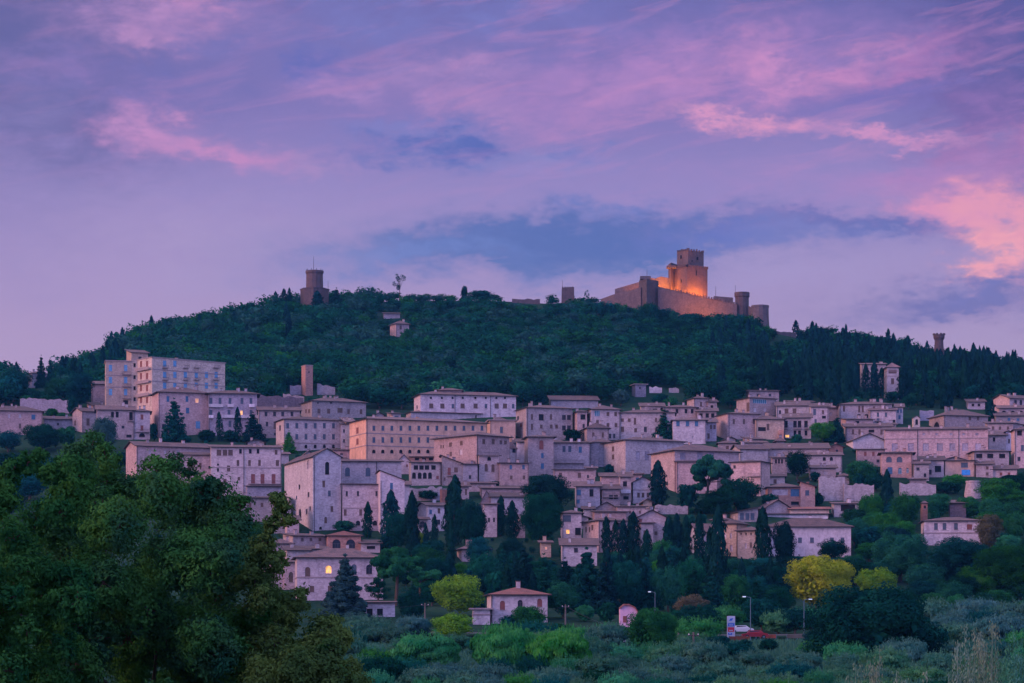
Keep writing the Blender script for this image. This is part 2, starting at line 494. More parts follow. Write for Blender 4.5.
        if face == 'B': o = part('balcony', me1, root)
        else:
            o = part('balcony', me1, root)
            for me in (me1, me2):
                for v in me.vertices: v.co = Vector((v.co.y, v.co.x, v.co.z))
                me.flip_normals()
        part('railing', me2, o)
    for px in pipe:
        s = solve('B', px)[0]
        cb = MB(); cb.tube((s, -.12, 0), (s, -.12, H-.1), .09, .09, 'darkmetal', 6); cb.build('drainpipe', root)
    HOUSES.append((min(xl, xc), xr, eave, base, Y)); LABS.append((label, (xl+xr)/2, (eave+base)/2))
    return root, W, D, H, rs

def stone_wall(label, x0, x1, t0, t1, base, mat='grey', Y=None, th=1.2, name='stone_wall', cat='wall', bury=4, rag=.4):
    xm = (x0+x1)/2; Y = Y or depth(xm, base); n = max(2, int((x1-x0)/3))
    mb = MB(); rr = random.Random(int(x0*3+t0))
    o = W3(xm, base, Y)
    pts = []
    for i in range(n+1):
        f = i/n; p = W3(x0+(x1-x0)*f, t0+(t1-t0)*f, Y)-o
        p.z += rr.uniform(-rag, rag); pts.append(p)
    for p, q in zip(pts, pts[1:]):
        zb = -bury
        for A_, B_, C_, D_ in (((p.x,0,zb),(q.x,0,zb),(q.x,0,q.z),(p.x,0,p.z)), ((q.x,th,zb),(p.x,th,zb),(p.x,th,p.z),(q.x,th,q.z)),
                               ((p.x,0,p.z),(q.x,0,q.z),(q.x,th,q.z),(p.x,th,p.z))):
            mb.poly((A_, B_, C_, D_), mat)
    p, q = pts[0], pts[-1]
    mb.poly(((p.x,th,-bury),(p.x,0,-bury),(p.x,0,p.z),(p.x,th,p.z)), mat); mb.poly(((q.x,0,-bury),(q.x,th,-bury),(q.x,th,q.z),(q.x,0,q.z)), mat)
    ob = mb.build(name, None, o); tag(ob, label, cat)
    HOUSES.append((x0, x1, min(t0, t1), base, Y))
    return ob
# ------------------------------------------------------------------ the town, left to right and top to bottom
def A(*a, **k): return house(*a, **k)
# --- upper left
A('small windowless grey house alone among the trees at the upper left', 25, 32, 47, 373, 388, 'h', 'grey', [('B',[40],[380],2,2.5,'d')], D=8, name='cottage')
stone_wall('long low grey terrace wall below the grey cottage at far left', 20, 69, 398, 400, 413, 'grey')
A('pink hip roofed house at the far left edge with one blue shuttered window', -14, -13, 42.5, 410, 436, 'h', 'pink',
  [('B',[33.4],[417],4,5,'b'),('B',[20],[426],2.4,5,'n'),('B',[9,20],[416],2,4,'x'),('B',[3,20],[433],2,2.5,'n')], D=12)
A('low plain outbuilding with tiled roof right of the far left pink house', 43.5, 44, 73, 419, 430, 's', 'grey', [('B',[58],[424],2,3,'d')], D=6)
A('narrow house with pale gable at left end of the row below the hotel', 72.5, 82, 97, 411, 433, 'r', 'stone', [('B',[88],[422],3,7,'n'),('A',[75],[423],1.6,5,'n')], D=9)
A('plain two storey stone house in the middle of the row below the hotel', 96.5, 97, 134, 409.5, 440, 'r', 'stone',
  [('B',[112.5,117.2],[414.7],2.8,5.5,'o'),('B',[131],[416],3.5,8,'o'),('B',[123],[427],3,3,'d'),('B',[129],[436],5,3,'o'),('B',[104],[420],2.5,4,'d')], balc=[(128,134,421)], ysh=-1)
A('pale lavender house with red shuttered windows at the end of the row below the hotel', 133.5, 134, 150, 411, 438, 'h', 'pale',
  [('B',[142],[417,428],2.8,5,'r'),('B',[142],[435],6,4,'ao')], balc=[(135,149,432)], ysh=-3)
A('stepped rooftop block with dark openings above the row below the hotel', 87, 93, 132, 405.5, 410, 's', 'pink', [('B',[103,112,121],[407.5],5,2,'o')], D=8)
A('low pink wing squeezed against the left side of the hotel', 91, 92, 106, 384, 403, 's', 'pink', [], D=8)
# --- hotel
house('tall six storey hotel with pale blue shutters and iron balconies, flat roofed', 137.5, 152, 225, 357.5, 412, 'f', 'buff',
  [('B',[164.7,174.9,185.4,196.3,206.5,216.2],[363.5,374.8,385.5],3.4,6,'c'),('A',[141,147],[364,376,388,400],2,6,'r')], name='hotel', cat='hotel',
  sc=(369,381), balc=[(162,167.5,368),(183,188,368),(193.5,199,368),(213,219,368),(162,167.5,380),(183,188,380),(193.5,199,380),(213,219,380),
  (138,151,369,'A','trim'),(138,151,382,'A','trim'),(138,151,395,'A','trim')], ov=.3, Y=885, chim=2)
house('five storey left wing of the hotel with a brown roof strip', 105, 106, 131.5, 361, 410, 'f', 'buff',
  [('B',[110.5,125.7],[368,380,392],3.2,6.5,'c'),('B',[125.7],[402],5,4,'o')], name='hotel', cat='hotel wing', sc=(375,386.7), balc=[(122,131,374.5),(122,131,386.5),(122,131,398.5)], ov=.4, Y=892, chim=0)
house('narrow stair bay with small dark windows between the two hotel wings', 131, 131.5, 138.5, 360, 410, 'f', 'buff',
  [('B',[134.6],[365,377,388,399],2.2,4,'o')], name='hotel', cat='hotel stair bay', ov=.1, Y=894, chim=0)
house('rooftop block on top of the hotel left wing', 126.5, 131.5, 148, 352.5, 361, 's', 'buff', [('B',[140],[358],3,2.5,'d')], name='penthouse', Y=897, D=8, bury=1, chim=0)
A('broad stone annex below the hotel behind a dark triangular conifer', 152, 158.5, 208, 391.5, 437, 'h', 'pink',
  [('B',[168],[399],3,5.5,'b'),('B',[187],[399],3,5.5,'b'),('B',[197],[400.5],3.2,4.6,'m'),('B',[187.6],[410.5],3.4,5.5,'b'),('B',[198],[425],4.5,7,'c'),('B',[164],[426],4,4,'d')], D=13, ov=1.0)
A('annex wing with white balconies and one lit window, right of the hotel', 208, 208.6, 257, 393, 437, 'h', 'grey',
  [('B',[211,220,230,242,251],[401],3,6,'g'),('B',[211,229,251],[413],3,6,'g'),('B',[241.5],[413],2.4,5,'l'),('B',[210,219,230],[424],3,6,'g')], D=12, ov=1.3,
  balc=[(208.7,223,407,'B','white'),(227.5,233.5,407,'B','white'),(249,254.5,407,'B','white'),(208.7,213.5,418,'B','white'),(222,258,418,'B','white')], rise=4, ysh=1)
A('plain stone house with small dark windows right of the white balconies', 258, 258.5, 300, 410, 440, 'r', 'stone',
  [('B',[266,274.6,282.7,292],[414,],2.6,4.5,'d'),('B',[267,292],[424],2.4,4.5,'d'),('B',[275],[425.5],3,7,'n'),('B',[275,284],[434],2,3,'d')], D=9, ysh=3)
stone_wall('stepped grey terrace wall above the plain house, left of the brick tower', 257, 303, 395, 398, 409, 'darkstone')
stone_wall('ruined grey stone wall left of the brick tower', 290, 301.5, 385, 386, 395, 'grey')
stone_wall('ruined grey stone wall right of the brick tower', 317, 335, 384, 387, 395, 'grey')
stone_wall('pale crumbling wall just below the brick tower', 283, 304, 394, 396, 408, 'stone')
house('slender square brick tower rising in front of the wooded hillside', 301.5, 305.5, 312.8, 365.5, 396, 'f', 'rust', [('B',[309],[372],1.2,1.6,'o')], name='brick_tower', cat='tower', ov=.15, chim=0, D=5)
A('old stone palace with white chimneys on its long roof under the brick tower', 300.6, 312, 366, 400.5, 421, 'h', 'stone',
  [('B',[319,328.7],[411],3,5,'n'),('B',[331.5,340],[410.5],5.2,4.6,'n'),('B',[348.5,361],[411.5],2.4,5,'n'),('B',[318,331,340,352,361],[403],1.8,1.4,'o'),('A',[306,309],[411],2,4,'n')], D=14, rise=5, chim=5, name='palace', cat='palace')
A('three storey stone block with even rows of grey windows left of the orange seminary', 276, 284, 341, 419, 452, 'h', 'stone',
  [('B',rng(287.7,333.5,6),[425.6,436.6],2.8,5.4,'g'),('B',rng(287.7,333.5,6)[2:],[446.5],2.6,3.2,'ao'),('A',[280],[428],2,5,'d')], D=12, rise=4, chim=1, sc=(442.5,))
A('narrow recessed stone house between the grey windowed block and the orange seminary', 340.5, 341, 347, 424, 452, 's', 'stone', [('B',[344],[431,441],1.6,3.4,'d')], D=9)
# --- seminary
house('long orange ochre seminary with three even rows of small windows', 349.5, 366, 486.5, 418.7, 467, 'h', 'ochre',
  [('B',rng(373.9,482,13)[:12]+[482],[428],2.7,5,'g'),('B',rng(373.9,482,13),[440],2.7,5.2,'g'),('B',rng(373.9,482,13),[451.5],3.2,3.4,'ao'),('A',[357.4],[430.5,441.5],2.4,6,'r')],
  name='seminary', cat='seminary', D=17, sc=(433,445.3), rise=4.5, rmat='tile_pink', pipe=(367,), ov=.9, chim=2)
A('small pale buff wing at the left end of the orange seminary', 341, 346, 355, 422, 452, 's', 'buff', [('B',[350],[430,441],2,5,'x')], D=10, rmat='tile_pink')
A('flat roofed orange annex at the right end of the seminary', 487, 490, 515.5, 420.5, 440, 'f', 'ochre', [('B',[501.5],[430],3,6,'g')], D=10, chim=0)
A('long white palace with dark square windows behind the orange seminary', 414, 420.5, 516, 394, 420, 'h', 'pale',
  [('B',[431,441.9,452.6,462.8,475.4,485.8,496.5,505,513],[397.8],2.2,2.2,'o'),('B',[431.3,442.4,462.6,475.6,496.7,505],[406],4,4.6,'n'),('B',[452.9,486,513.2],[406],2.4,4.4,'g'),('A',[417],[407],2,4,'d')],
  D=13, rise=4.5, rmat='tile_pink', chim=2, pipe=(455,490.5), name='palace', cat='palace', ov=.9)
A('raised attic block on the roof of the long white palace', 437, 438, 462, 390.2, 395, 'h', 'stone', [], D=7, rise=2.6, rmat='tile_pink', Y=903, bury=1, chim=1)
A('low white front wing below the long white palace', 406, 411, 481, 412, 421, 'h', 'pale', [('B',[476],[417],1.5,3,'o')], D=8, rise=2.5, rmat='tile_pink', chim=0)
# --- centre top
A('lavender house with irregular dark windows right of the long white palace', 516, 526.3, 572.5, 407.5, 441, 'h', 'stone',
  [('B',[532,551],[417],2.4,5.5,'n'),('B',[541.3],[417.4],5,6,'o'),('B',[564,569],[417.5],4,5,'d'),('B',[532],[427],2.4,6,'n'),('B',[541.3,551.3,556.6],[426.5],2.6,4,'n'),('B',[564,569],[428],4,5,'d'),
   ('A',[518],[418],2,4,'d'),('A',[521],[425],2.4,4,'r')], D=13, rise=4, rmat='tile_pink', chim=3, pipe=(527.5,))
A('tall narrow house with a pale side wall right of the lavender house', 572.7, 577, 587, 411.5, 441, 'h', 'pink', [('B',[583],[417],5,5,'o'),('B',[583.7],[426],2.4,4,'d')], D=10)
A('wide three storey house in the middle of the upper row with a corner loggia', 584.5, 591, 620, 409, 443, 'h', 'stone',
  [('B',[597.3],[413.5],5.4,5.4,'t'),('B',[608,615.7],[414],2.5,4,'n'),('B',[608,616],[425],2.5,4,'n'),('B',[610,614.3],[436],2.4,4.4,'d'),('B',[597.5],[422],3,4,'n'),('A',[587.5],[416],3,4,'n')], D=11, ysh=4)
A('long plain stone house just left of the triangular conifer in the upper row', 619.7, 620, 675, 412.8, 443, 'h', 'stone',
  [('B',[622.3,629.3],[420],2.6,3.6,'n'),('B',[635],[421.3],2.4,6.6,'n'),('B',[645],[421],2.4,3,'x'),('B',[635.6],[430],2.6,4,'n'),('B',[645.4],[429.5],2.8,5,'d'),('B',[622.5],[429.3],3.6,5,'n'),('B',[656,665],[420,430],2.4,4,'n')], D=12, rise=4, ysh=6)
A('small pink house with a pyramid roof in front of the upper row', 581.5, 587, 609, 427.5, 443.5, 'h', 'pink', [('B',[593.3,602.8],[435],2.5,5,'n'),('B',[593.5],[442],3,2,'o')], D=11, rise=5.5, ysh=-5)
A('low stone house tucked behind the pyramid roofed pink house', 588, 592, 606, 420.5, 430, 'g', 'pink', [('B',[598],[423.5],3.2,2.4,'ad')], D=7, ysh=-1)
# hillside bits above the centre
A('long low roofless stone barn on the slope above the lavender house', 549, 551, 598, 400, 408, 's', 'grey', [], D=9, rise=6, rmat='tile', chim=0)
A('small ruined tower house among bushes above the upper row', 632, 635.5, 646, 384.5, 397, 'f', 'grey', [('B',[640],[388],1.4,2,'o')], D=5, chim=0, name='ruined_tower', cat='ruin')
stone_wall('broken pale wall among bushes just right of the small ruined tower', 649.5, 662, 386.5, 387.5, 393, 'pale')
stone_wall('short pale wall among bushes farther right of the small ruined tower', 669, 679, 387.8, 388.5, 392.5, 'pale')
A('house with a steep chimney at the top left of the stepped cluster', 687, 694, 708, 398, 413, 'h', 'stone', [('B',[701],[404],2.2,5,'n')], D=8, rmat='tile_pink', chim=2)
A('tiny flat roofed annex beside the steep chimney house', 706, 708, 717, 402, 413, 's', 'pink', [('B',[712],[407],2.4,3,'o')], D=6)
A('pink wing above the triangular conifer with a low roof', 640, 641, 664, 406.5, 420, 's', 'stone', [('B',[648],[410],2,2,'o'),('B',[655],[410],5,2.6,'o')], D=9, ysh=10)
A('house with three dark square windows right of the triangular conifer', 662, 663, 697, 407.5, 424, 'h', 'stone', [('B',[677,686,692.2],[411],2.8,4.6,'o')], D=9, rise=3)
A('narrow dark windowed house behind the curved white house', 696.5, 697, 717, 411.5, 426, 's', 'stone', [('B',[701,707.2,712.8],[415.5],3.4,4.4,'o')], D=8)
A('pale curved front house with three blue shuttered windows', 672, 673, 706, 420.3, 444, 'h', 'pale', [('B',[678,687.5,696.5],[423.5],3.6,5.4,'b'),('B',[680,693],[437],2,3,'x')], D=9, rise=2.5, rmat='tile_pink')
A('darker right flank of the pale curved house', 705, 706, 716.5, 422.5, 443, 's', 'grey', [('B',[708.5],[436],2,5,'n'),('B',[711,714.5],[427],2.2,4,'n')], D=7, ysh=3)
# --- upper right stepped cluster
A('crowning house with a flat terrace and slim chimney at the top of the town', 746, 749, 779, 391, 402, 's', 'stone', [('B',[758,770],[395],2.6,2.6,'d')], D=8, rmat='tile_pink', chim=2, rise=2.5)
A('tall house with a blue glazed loggia under its roof', 736.5, 749.6, 776, 397.8, 417, 'h', 'pink', [('B',[759.8],[401.5],13.5,4,'t'),('A',[748],[407],3,9,'n'),('B',[755,765],[410],3,4,'x')], D=10, rise=2.6)
A('large plain house with three small windows below the blue glazed loggia', 716.3, 727.7, 758.5, 413.5, 440, 'h', 'pink', [('B',[733.8,744,753.8],[421.5],2.2,5,'n')], D=11, rise=2.8, rmat='tile_pink', pipe=(729,))
A('warm buff house with an open porch right of the three window house', 751, 756, 784, 419, 441, 'h', 'buff', [('B',[762],[429],8,4,'o'),('B',[768],[427],3,6,'n')], D=10, ysh=3)
A('house with tall dark balcony doors and a lit ground floor', 783.7, 784, 811, 418, 439, 's', 'stone',
  [('B',[787.3],[436],4,3,'l'),('B',[786,795,799.5,806],[424],3.2,7,'o'),('B',[786,795,799.5,806],[433],3,5,'o')], balc=[(784.5,789,428.5),(793,802,428.5),(804,809,428.5)], D=10, ysh=2)
A('red walled porch of the lit ground floor house', 778.5, 779, 783.7, 430, 440, 'n', 'rust', [], D=4)
A('stone house with tall windows and a covered roof terrace above the lit ground floor house', 776, 776.5, 809, 406, 420, 's', 'stone', [('B',[786.5,794.5],[412],3.6,7,'n'),('B',[780],[412],2,4,'d'),('B',[803],[413],3,4,'x')], D=10)
A('small attic house with a lit orange opening at the top right of the cluster', 786, 790, 814, 402, 408, 's', 'pink', [('B',[793],[404.5],4,1.6,'l'),('B',[800,807],[404.5],4,2.6,'o')], D=8, rise=3, rmat='tile_pink')
A('whitish house with tall narrow windows right of the stepped cluster', 809.5, 811, 828.5, 407, 427, 's', 'pale', [('B',[814.6],[412],3,6,'g'),('B',[823],[412],2.4,4,'n'),('B',[815.6],[421],2.4,4,'g'),('B',[824],[417],4,3,'o')], D=9)
A('pink house with a clay roof left of the long upper right house', 822, 827, 840, 407.5, 421, 'h', 'pink', [('B',[831],[414],2.6,3,'x')], D=9, rmat='tile_pink', chim=2)
A('long upper right house with many chimneys along its roof', 837, 840, 892, 404.5, 424, 'h', 'stone',
  [('B',[844],[408.5],2.2,6,'n'),('B',[859.3,862.7],[409],2.4,6.4,'n'),('B',[859,866.5],[416],3.5,4,'o'),('B',[874,884],[408],2.4,3,'n')], D=11, rise=3.6, chim=6)
A('pale house with a small iron balcony below the many chimneys', 869.5, 870, 896, 410.5, 426, 's', 'pale', [('B',[878,886],[414.5],2.4,4.6,'g'),('B',[878],[420.5],3,4.6,'g'),('B',[894],[421],3,3,'o')], balc=[(874.5,881.5,421)], D=8, rmat='tile_pink')
A('corner house with blue windows at the right end of the long upper right house', 895.6, 896, 903, 407.5, 424, 's', 'pale', [('B',[898,901],[411],1.8,3.4,'b'),('B',[899.5],[417],2.2,4,'b')], D=9)
A('flat fronted house with one dark square opening over the tree filled gap', 841, 846, 873, 419.5, 430, 's', 'pink', [('B',[857.5],[422.5],4,3.4,'o')], D=8, rise=2.5, rmat='tile_pink')
A('long pink row with five dark windows left of the white gabled house', 844, 846, 892, 427, 442, 's', 'pink', [('B',[853,859.5,881.5],[432],2.4,5,'n'),('B',[871.5],[431],6,3,'o'),('B',[890],[434],1.2,4,'n')], D=9, rise=5, chim=2)
house('white gable fronted house with two small windows in the right of the town', 846, 853, 885.5, 440.5, 449, 'g', 'pale', [('B',[866.7,874.5],[442],2,2.6,'n')], D=9, rise=7, ov=.6, balc=[(862,869,448.5,'B','white'),(873,880,448.5,'B','white')])
A('pink ground floor house with two red windows under the white gabled house', 856, 857, 885, 449.8, 466, 's', 'pink', [('B',[865.3,873.4],[454],2.6,4,'r'),('B',[878,866],[461],3,3,'d')], D=7, rise=2, chim=0)
# --- convent right
house('very long convent with pilasters and large blind windows under a bracketed cornice', 884.3, 885, 988, 430.2, 460, 's', 'pink',
  [('B',[895,911,926,940,952.5,965.4,978.5],[447],6,8,'y'),('B',[924,937,951.3,964,977],[434],3,2.6,'y'),('B',[951.5,964,977],[434],2.6,2.6,'d')], name='convent', cat='convent', D=12, rise=5, sc=(439,), pipe=(917.5,958.7), chim=3, ov=.8)
house('small white bell cote standing on the roof of the long convent', 912, 913.5, 920, 418, 432, 'g', 'buff', [('B',[916.7],[422],2.6,5.4,'ao')], name='bell_cote', cat='bell cote', D=3, ov=.2, rise=2, chim=0, Y=872)
house('house with a big round gable and arched door above the long convent', 929, 944, 988, 415, 431, 'h', 'stone', [('B',[947.3,959.2],[418],2.8,4.4,'d'),('B',[970,978],[418.5],2.6,3.4,'n'),('A',[936.5],[425],6,6,'ao')], D=13, rise=7)
stone_wall('low grey roofed shed wall left of the round gabled house', 920, 934, 410, 411.5, 421, 'grey')
A('bluish half hidden house under the trees at the upper right', 966, 968, 985, 402, 409, 's', 'grey', [('B',[973,979],[405],2.6,2.6,'o')], D=7)
A('house with a gabled end and small portico at the far upper right', 991.6, 1009.5, 1034, 398, 414, 'r', 'pink', [('B',[1015.6,1021],[403],2.6,5.6,'d'),('A',[1003],[401.5],2,4.4,'d'),('B',[1027],[403],2,5,'d')], D=11, rise=4.5)
A('lower porch with arches below the far upper right gabled house', 997, 999, 1030, 408.5, 420, 's', 'pink', [('B',[1004,1012.8,1021],[413],5,5,'ao')], D=7, rmat='tile_pink')
A('low house with blue windows below the arched porch on the right', 994, 996, 1030, 416, 425, 's', 'stone', [('B',[1009,1018],[419.5],3,3,'b')], D=8)
A('stone house with a wide tiled roof right of the long convent', 985, 987, 1013, 423.5, 437, 's', 'stone', [('B',[993,1000,1008],[428],2.4,3.6,'n')], D=9, rise=3.4)
A('small stone house with one dark window at the right end of the long convent', 987.5, 988, 1006, 435.5, 453, 's', 'stone', [('B',[994],[439.5],2.6,4,'o')], D=8)
A('thin white house wedged beside the tall salmon house', 1005.5, 1006, 1012, 432, 452, 'g', 'white', [('B',[1009],[441],2,4,'n')], D=6)
A('tall salmon edged house at the far right edge of the town', 1011, 1014.5, 1036, 429.5, 468, 'h', 'pink', [('B',[1019.5],[433],4.6,5,'o'),('B',[1022.5],[448],3,6,'g'),('B',[1019],[459],3,4,'d')], D=9)
house('orange house with two tall arched blue windows left of centre below the convent', 880.5, 881.5, 912.5, 453, 477, 'h', 'rust', [('B',[889,899.5],[459.5],5.4,5.4,'ag'),('B',[890],[470.5],5,7,'b'),('B',[900],[471],4,6,'at'),('B',[907.7],[470.5],2.8,5,'at')], D=9, rise=2, ov=1.1)
A('small stone house with a white sunshade right of the arched orange house', 913, 914, 929, 464, 480, 's', 'stone', [('B',[925],[475],2.6,4,'ao'),('B',[918],[469],3,3,'d')], D=7)
A('house with a dark porch and climbing plants below the convent', 919, 920, 944, 460.5, 480, 's', 'stone', [('B',[938],[469],6,6,'o'),('B',[930],[472],3,5,'d')], D=8, ysh=6)
A('ochre walled house with a bright blue garage shutter', 943, 945, 975, 461, 477, 's', 'ochre', [('B',[966],[472.5],9,5.4,'B'),('B',[964.5],[465],7,5,'g')], D=8, rise=2.2)
A('house with three wide dark openings under its eaves in the lower right', 969, 974, 1009, 451.5, 470, 'h', 'stone', [('B',[979.3,990.3,1002.2],[456],6,4.2,'o')], D=10, rise=2.5, ov=.8, ysh=4)
A('little house with two stacked windows below the three wide openings', 975, 976, 993, 464.5, 478, 's', 'stone', [('B',[987.3],[468,474],2.4,3,'n')], D=6)
A('low pink house at the foot of the lower right group', 991.5, 992, 1017, 469.5, 478, 's', 'pink', [('B',[1001,1009],[474],2.4,3,'r')], D=7)
stone_wall('long pink stone terrace wall below the wide roofed row', 844, 874, 484, 485, 502, 'stone')
stone_wall('pale garden terrace wall with plants below the arched orange house', 900, 936, 483, 484, 496, 'stone')
# --- centre right, second tier
house('square pink tower house with an arched red window in the centre of the town', 524.4, 528, 553.5, 436.8, 476, 'h', 'pink', [('B',[541.4],[445],4.4,9,'ar'),('B',[542.4],[455.5],2.6,5,'b'),('B',[542.4],[466],3,5.6,'b')], D=9, rise=2.5, name='tower_house', ov=1)
A('short white wall house at the left of the square pink tower house', 516.5, 517, 525, 442, 470, 's', 'white', [], D=6, chim=0)
A('white house with a planted terrace right of the square pink tower house', 553, 553.6, 590, 443, 470, 's', 'pale', [('B',[564,569.8],[449],3,6,'g'),('B',[580.3],[449.7],3,6,'b')], D=9, balc=[(554,584,463)], rise=3.4)
A('pink lower house with two brown windows under the planted terrace', 553.6, 554, 595, 470, 488, 's', 'pink', [('B',[560.5,579.5],[475.3],3,5,'n'),('B',[588],[476.5],2,3,'d')], D=6, rise=1.5, chim=0)
A('recessed tall stone side wing left of the big hip roofed block', 589, 590, 612, 442, 470, 'h', 'grey', [('B',[609.5],[450],2.4,6,'n'),('B',[597,604],[462],2.4,4,'x')], D=12, ysh=5)
house('big plain hip roofed stone block in the centre with faint blind windows', 604, 625.5, 684, 439.7, 476, 'h', 'stone', [('B',[638,647],[456],4.5,9,'y'),('B',[666],[447],3,4,'x'),('A',[613],[449,457,468],2.4,4.6,'n')], D=16, rise=5, ov=1, name='stone_block', cat='block', chim=3)
house('large stone church like block with a sunlit left wall and broad roof', 651, 674.7, 739, 450, 492, 'h', 'pink', [('B',[683,700,711],[456],6,7,'y')], D=18, rise=8, ov=1, name='stone_block', cat='block', chim=1)
A('lower wing with a pale wall in front of the broad roofed block', 675.5, 676.5, 717, 462, 492, 's', 'pink', [], D=6, rise=2.5, chim=0, ysh=-3)
A('gabled house with a single dark window beside the broad roofed block', 731, 740, 768, 449, 468, 'r', 'stone', [('B',[741.5],[455],3,6,'n'),('B',[759],[446.5],3.4,3,'d')], D=10, rise=5)
A('small upper house with a slit window behind the single window gable', 741, 743, 767, 443, 452, 's', 'stone', [('B',[759],[446.5],4,3,'o')], D=7, rise=3)
A('pink house with a flower balcony facing left below the broad roofed block', 731, 760.5, 770, 461.5, 496, 'h', 'pink', [('A',[734.5],[467],2.4,3,'d')], D=9, rise=2.2, balc=[(749,763,476,'A')], chim=0)
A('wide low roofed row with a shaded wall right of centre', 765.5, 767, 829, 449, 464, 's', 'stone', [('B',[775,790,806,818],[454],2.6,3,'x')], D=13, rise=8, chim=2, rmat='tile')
A('small house with a row of four narrow windows', 771, 772, 787, 458, 474, 's', 'stone', [('B',[776,779,782],[461.5],1.6,4,'o'),('B',[772.8],[461],1.4,5,'n')], D=6, rise=2)
A('long row with a lean-to roof and small arched windows left of the terrace wall', 785, 787, 842, 455.5, 472, 's', 'stone', [('B',[804],[460],2.6,3.4,'ao'),('B',[824.3,831.4],[459],3,3.4,'ao')], D=10, rise=5, rmat='tile')
A('small house at the front of the wide low roofed row', 809, 810, 836, 468.3, 480, 's', 'pink', [('B',[826],[473],4,3,'x')], D=9, rise=4.6)
A('tiny brick gable house at the right end of the wide low roofed row', 826, 830, 843, 447, 456, 'g', 'brick', [('B',[837],[451],2.4,3,'d')], D=7, rise=3)
stone_wall('tall pink and grey stone retaining wall left of the round green tree', 819, 845, 477, 478, 501, 'stone')
A('modern orange house with wide glazed terrace openings', 765.5, 768, 801, 487, 507, 'h', 'rust', [('B',[780],[492.3],16,6,'x'),('B',[795],[492.5],8.6,7.6,'b'),('B',[795],[503],8,3.6,'o')], D=9, rise=4, chim=0)
A('orange gabled side wing of the modern terrace house', 799.5, 800.5, 815, 486.5, 508, 'sr', 'rust', [('B',[807.3],[493],4,5,'g')], D=9, rise=4.5, chim=1)
A('low bright orange roofed shed below the modern terrace house', 789, 790, 829, 509.5, 516, 's', 'buff', [], D=5, rise=2.6, rmat='tile_red', chim=0)
A('small house with a shaded porch right of the bright orange shed', 831.5, 834, 859, 504, 516, 's', 'pale', [('B',[848],[508],14,6,'o')], D=7, rise=2.6, rmat='tile_pink')
# --- villa right
house('big white villa with a brown roof and tiny attic windows', 763, 765, 851, 526.5, 556, 'h', 'white', [('B',[800,812,832,842.5],[540],4,5.6,'g'),('B',[799.3,810.7,821,831.3,842],[527.7],2.2,2,'o'),('B',[788,775],[541],3.4,5.4,'g')], D=15, rise=9, ov=.9, name='villa', cat='villa', chim=1)
A('upper storey strip with small windows behind the white villa roof', 764, 765, 828, 514.5, 522, 's', 'white', [('B',[788,803,818],[516],3,2.4,'o')], D=7, rise=1.8, chim=0, ysh=9)
A('gabled attic with teal glazing above the villa', 757, 766, 789.5, 507.5, 517, 'g', 'stone', [('B',[772,783.5],[508.7],7,5,'t')], D=9, rise=7.5, ysh=3, chim=1, rmat='tile_pink')
A('sunlit buff house front between the tall cypress and the villa', 737.5, 757, 765, 530, 560, 'h', 'buff', [('A',[751],[545],2.4,5.5,'n'),('A',[746],[546],2,5,'x'),('A',[741,746,751],[534],1.4,2,'o')], D=8, rise=3.4, ov=.8, chim=0)
A('tall buff house with an arched window left of the villa', 720.5, 736.5, 747, 523, 558, 'h', 'buff', [('A',[731.5],[548],3,7,'ax'),('A',[736],[547],1.8,6,'n'),('A',[725,731],[536],2,5,'x')], D=9, rise=3.4, ov=.8, chim=0, ysh=2)
A('upper floor with three big grey windows left of the teal gable', 730, 738, 758, 512, 526, 'sl', 'stone', [('B',[742,747.5,752.5],[516.5],4,7,'g'),('A',[733.5],[518],3,5,'x')], D=9, rise=4.6, chim=0, ysh=6)
A('small dormer topped house at the left end of the villa group', 712, 724, 735, 519.5, 545, 'h', 'pink', [('A',[718],[526],2.6,4,'n'),('B',[729],[524],4,4,'d')], D=8, ysh=12)
A('half hidden pale house behind cypresses left of the villa', 690, 698, 712, 531.5, 556, 'r', 'white', [('A',[695],[540],2,3,'x'),('B',[706],[540],2.6,5,'x')], D=9, rise=8, ov=.8)
# --- centre lower
house('little chapel like house with an arched window and red trim', 630.5, 633, 653, 482.5, 504, 'g', 'pale', [('B',[638,],[482.8],4.4,6.4,'ad'),('B',[645,650.5],[485.5],3.2,5,'n'),('B',[638.5,643,648],[495],2.8,4.6,'n')], D=9, rise=5.5, sc=(490,), chim=0)
A('house with a white awning left of the arched window chapel', 619, 620, 631, 477, 505, 's', 'stone', [('B',[625],[484],4,5,'o'),('B',[626,],[498],5,3,'o')], D=8, balc=[(621,630.5,493,'B','white')])
A('long pink wall house under the big hip roofed block', 600, 601, 621, 476.5, 491, 's', 'pink', [], D=6, chim=0)
A('dark stone house with blue shutters and hanging plants', 575, 576, 600, 486.5, 508, 's', 'grey', [('B',[579],[492.5],4,6,'b'),('B',[578],[501.5],3,4,'b'),('B',[591.5],[493],4,7,'o')], D=8)
A('ground floor house with a green overgrown balcony left of the awning', 600, 602, 620, 489, 508, 's', 'stone', [('B',[611,616],[497],4,4,'o')], D=7, balc=[(603,619,497)])
A('small gabled house top of the pink cluster among the cypresses', 593.5, 596, 617, 508.3, 516, 'g', 'stone', [('B',[606],[510.5],3,2.2,'x')], D=8, rise=6, chim=0)
A('middle pink house of the cluster among the cypresses', 592.5, 594.5, 626, 512, 522, 's', 'pink', [], D=7, rise=2, chim=0)
A('dark roofed stone house right of the pink cluster', 616, 617, 646, 507, 520, 's', 'stone', [('B',[630,640],[512],2.4,3,'n')], D=9, rise=2.4)
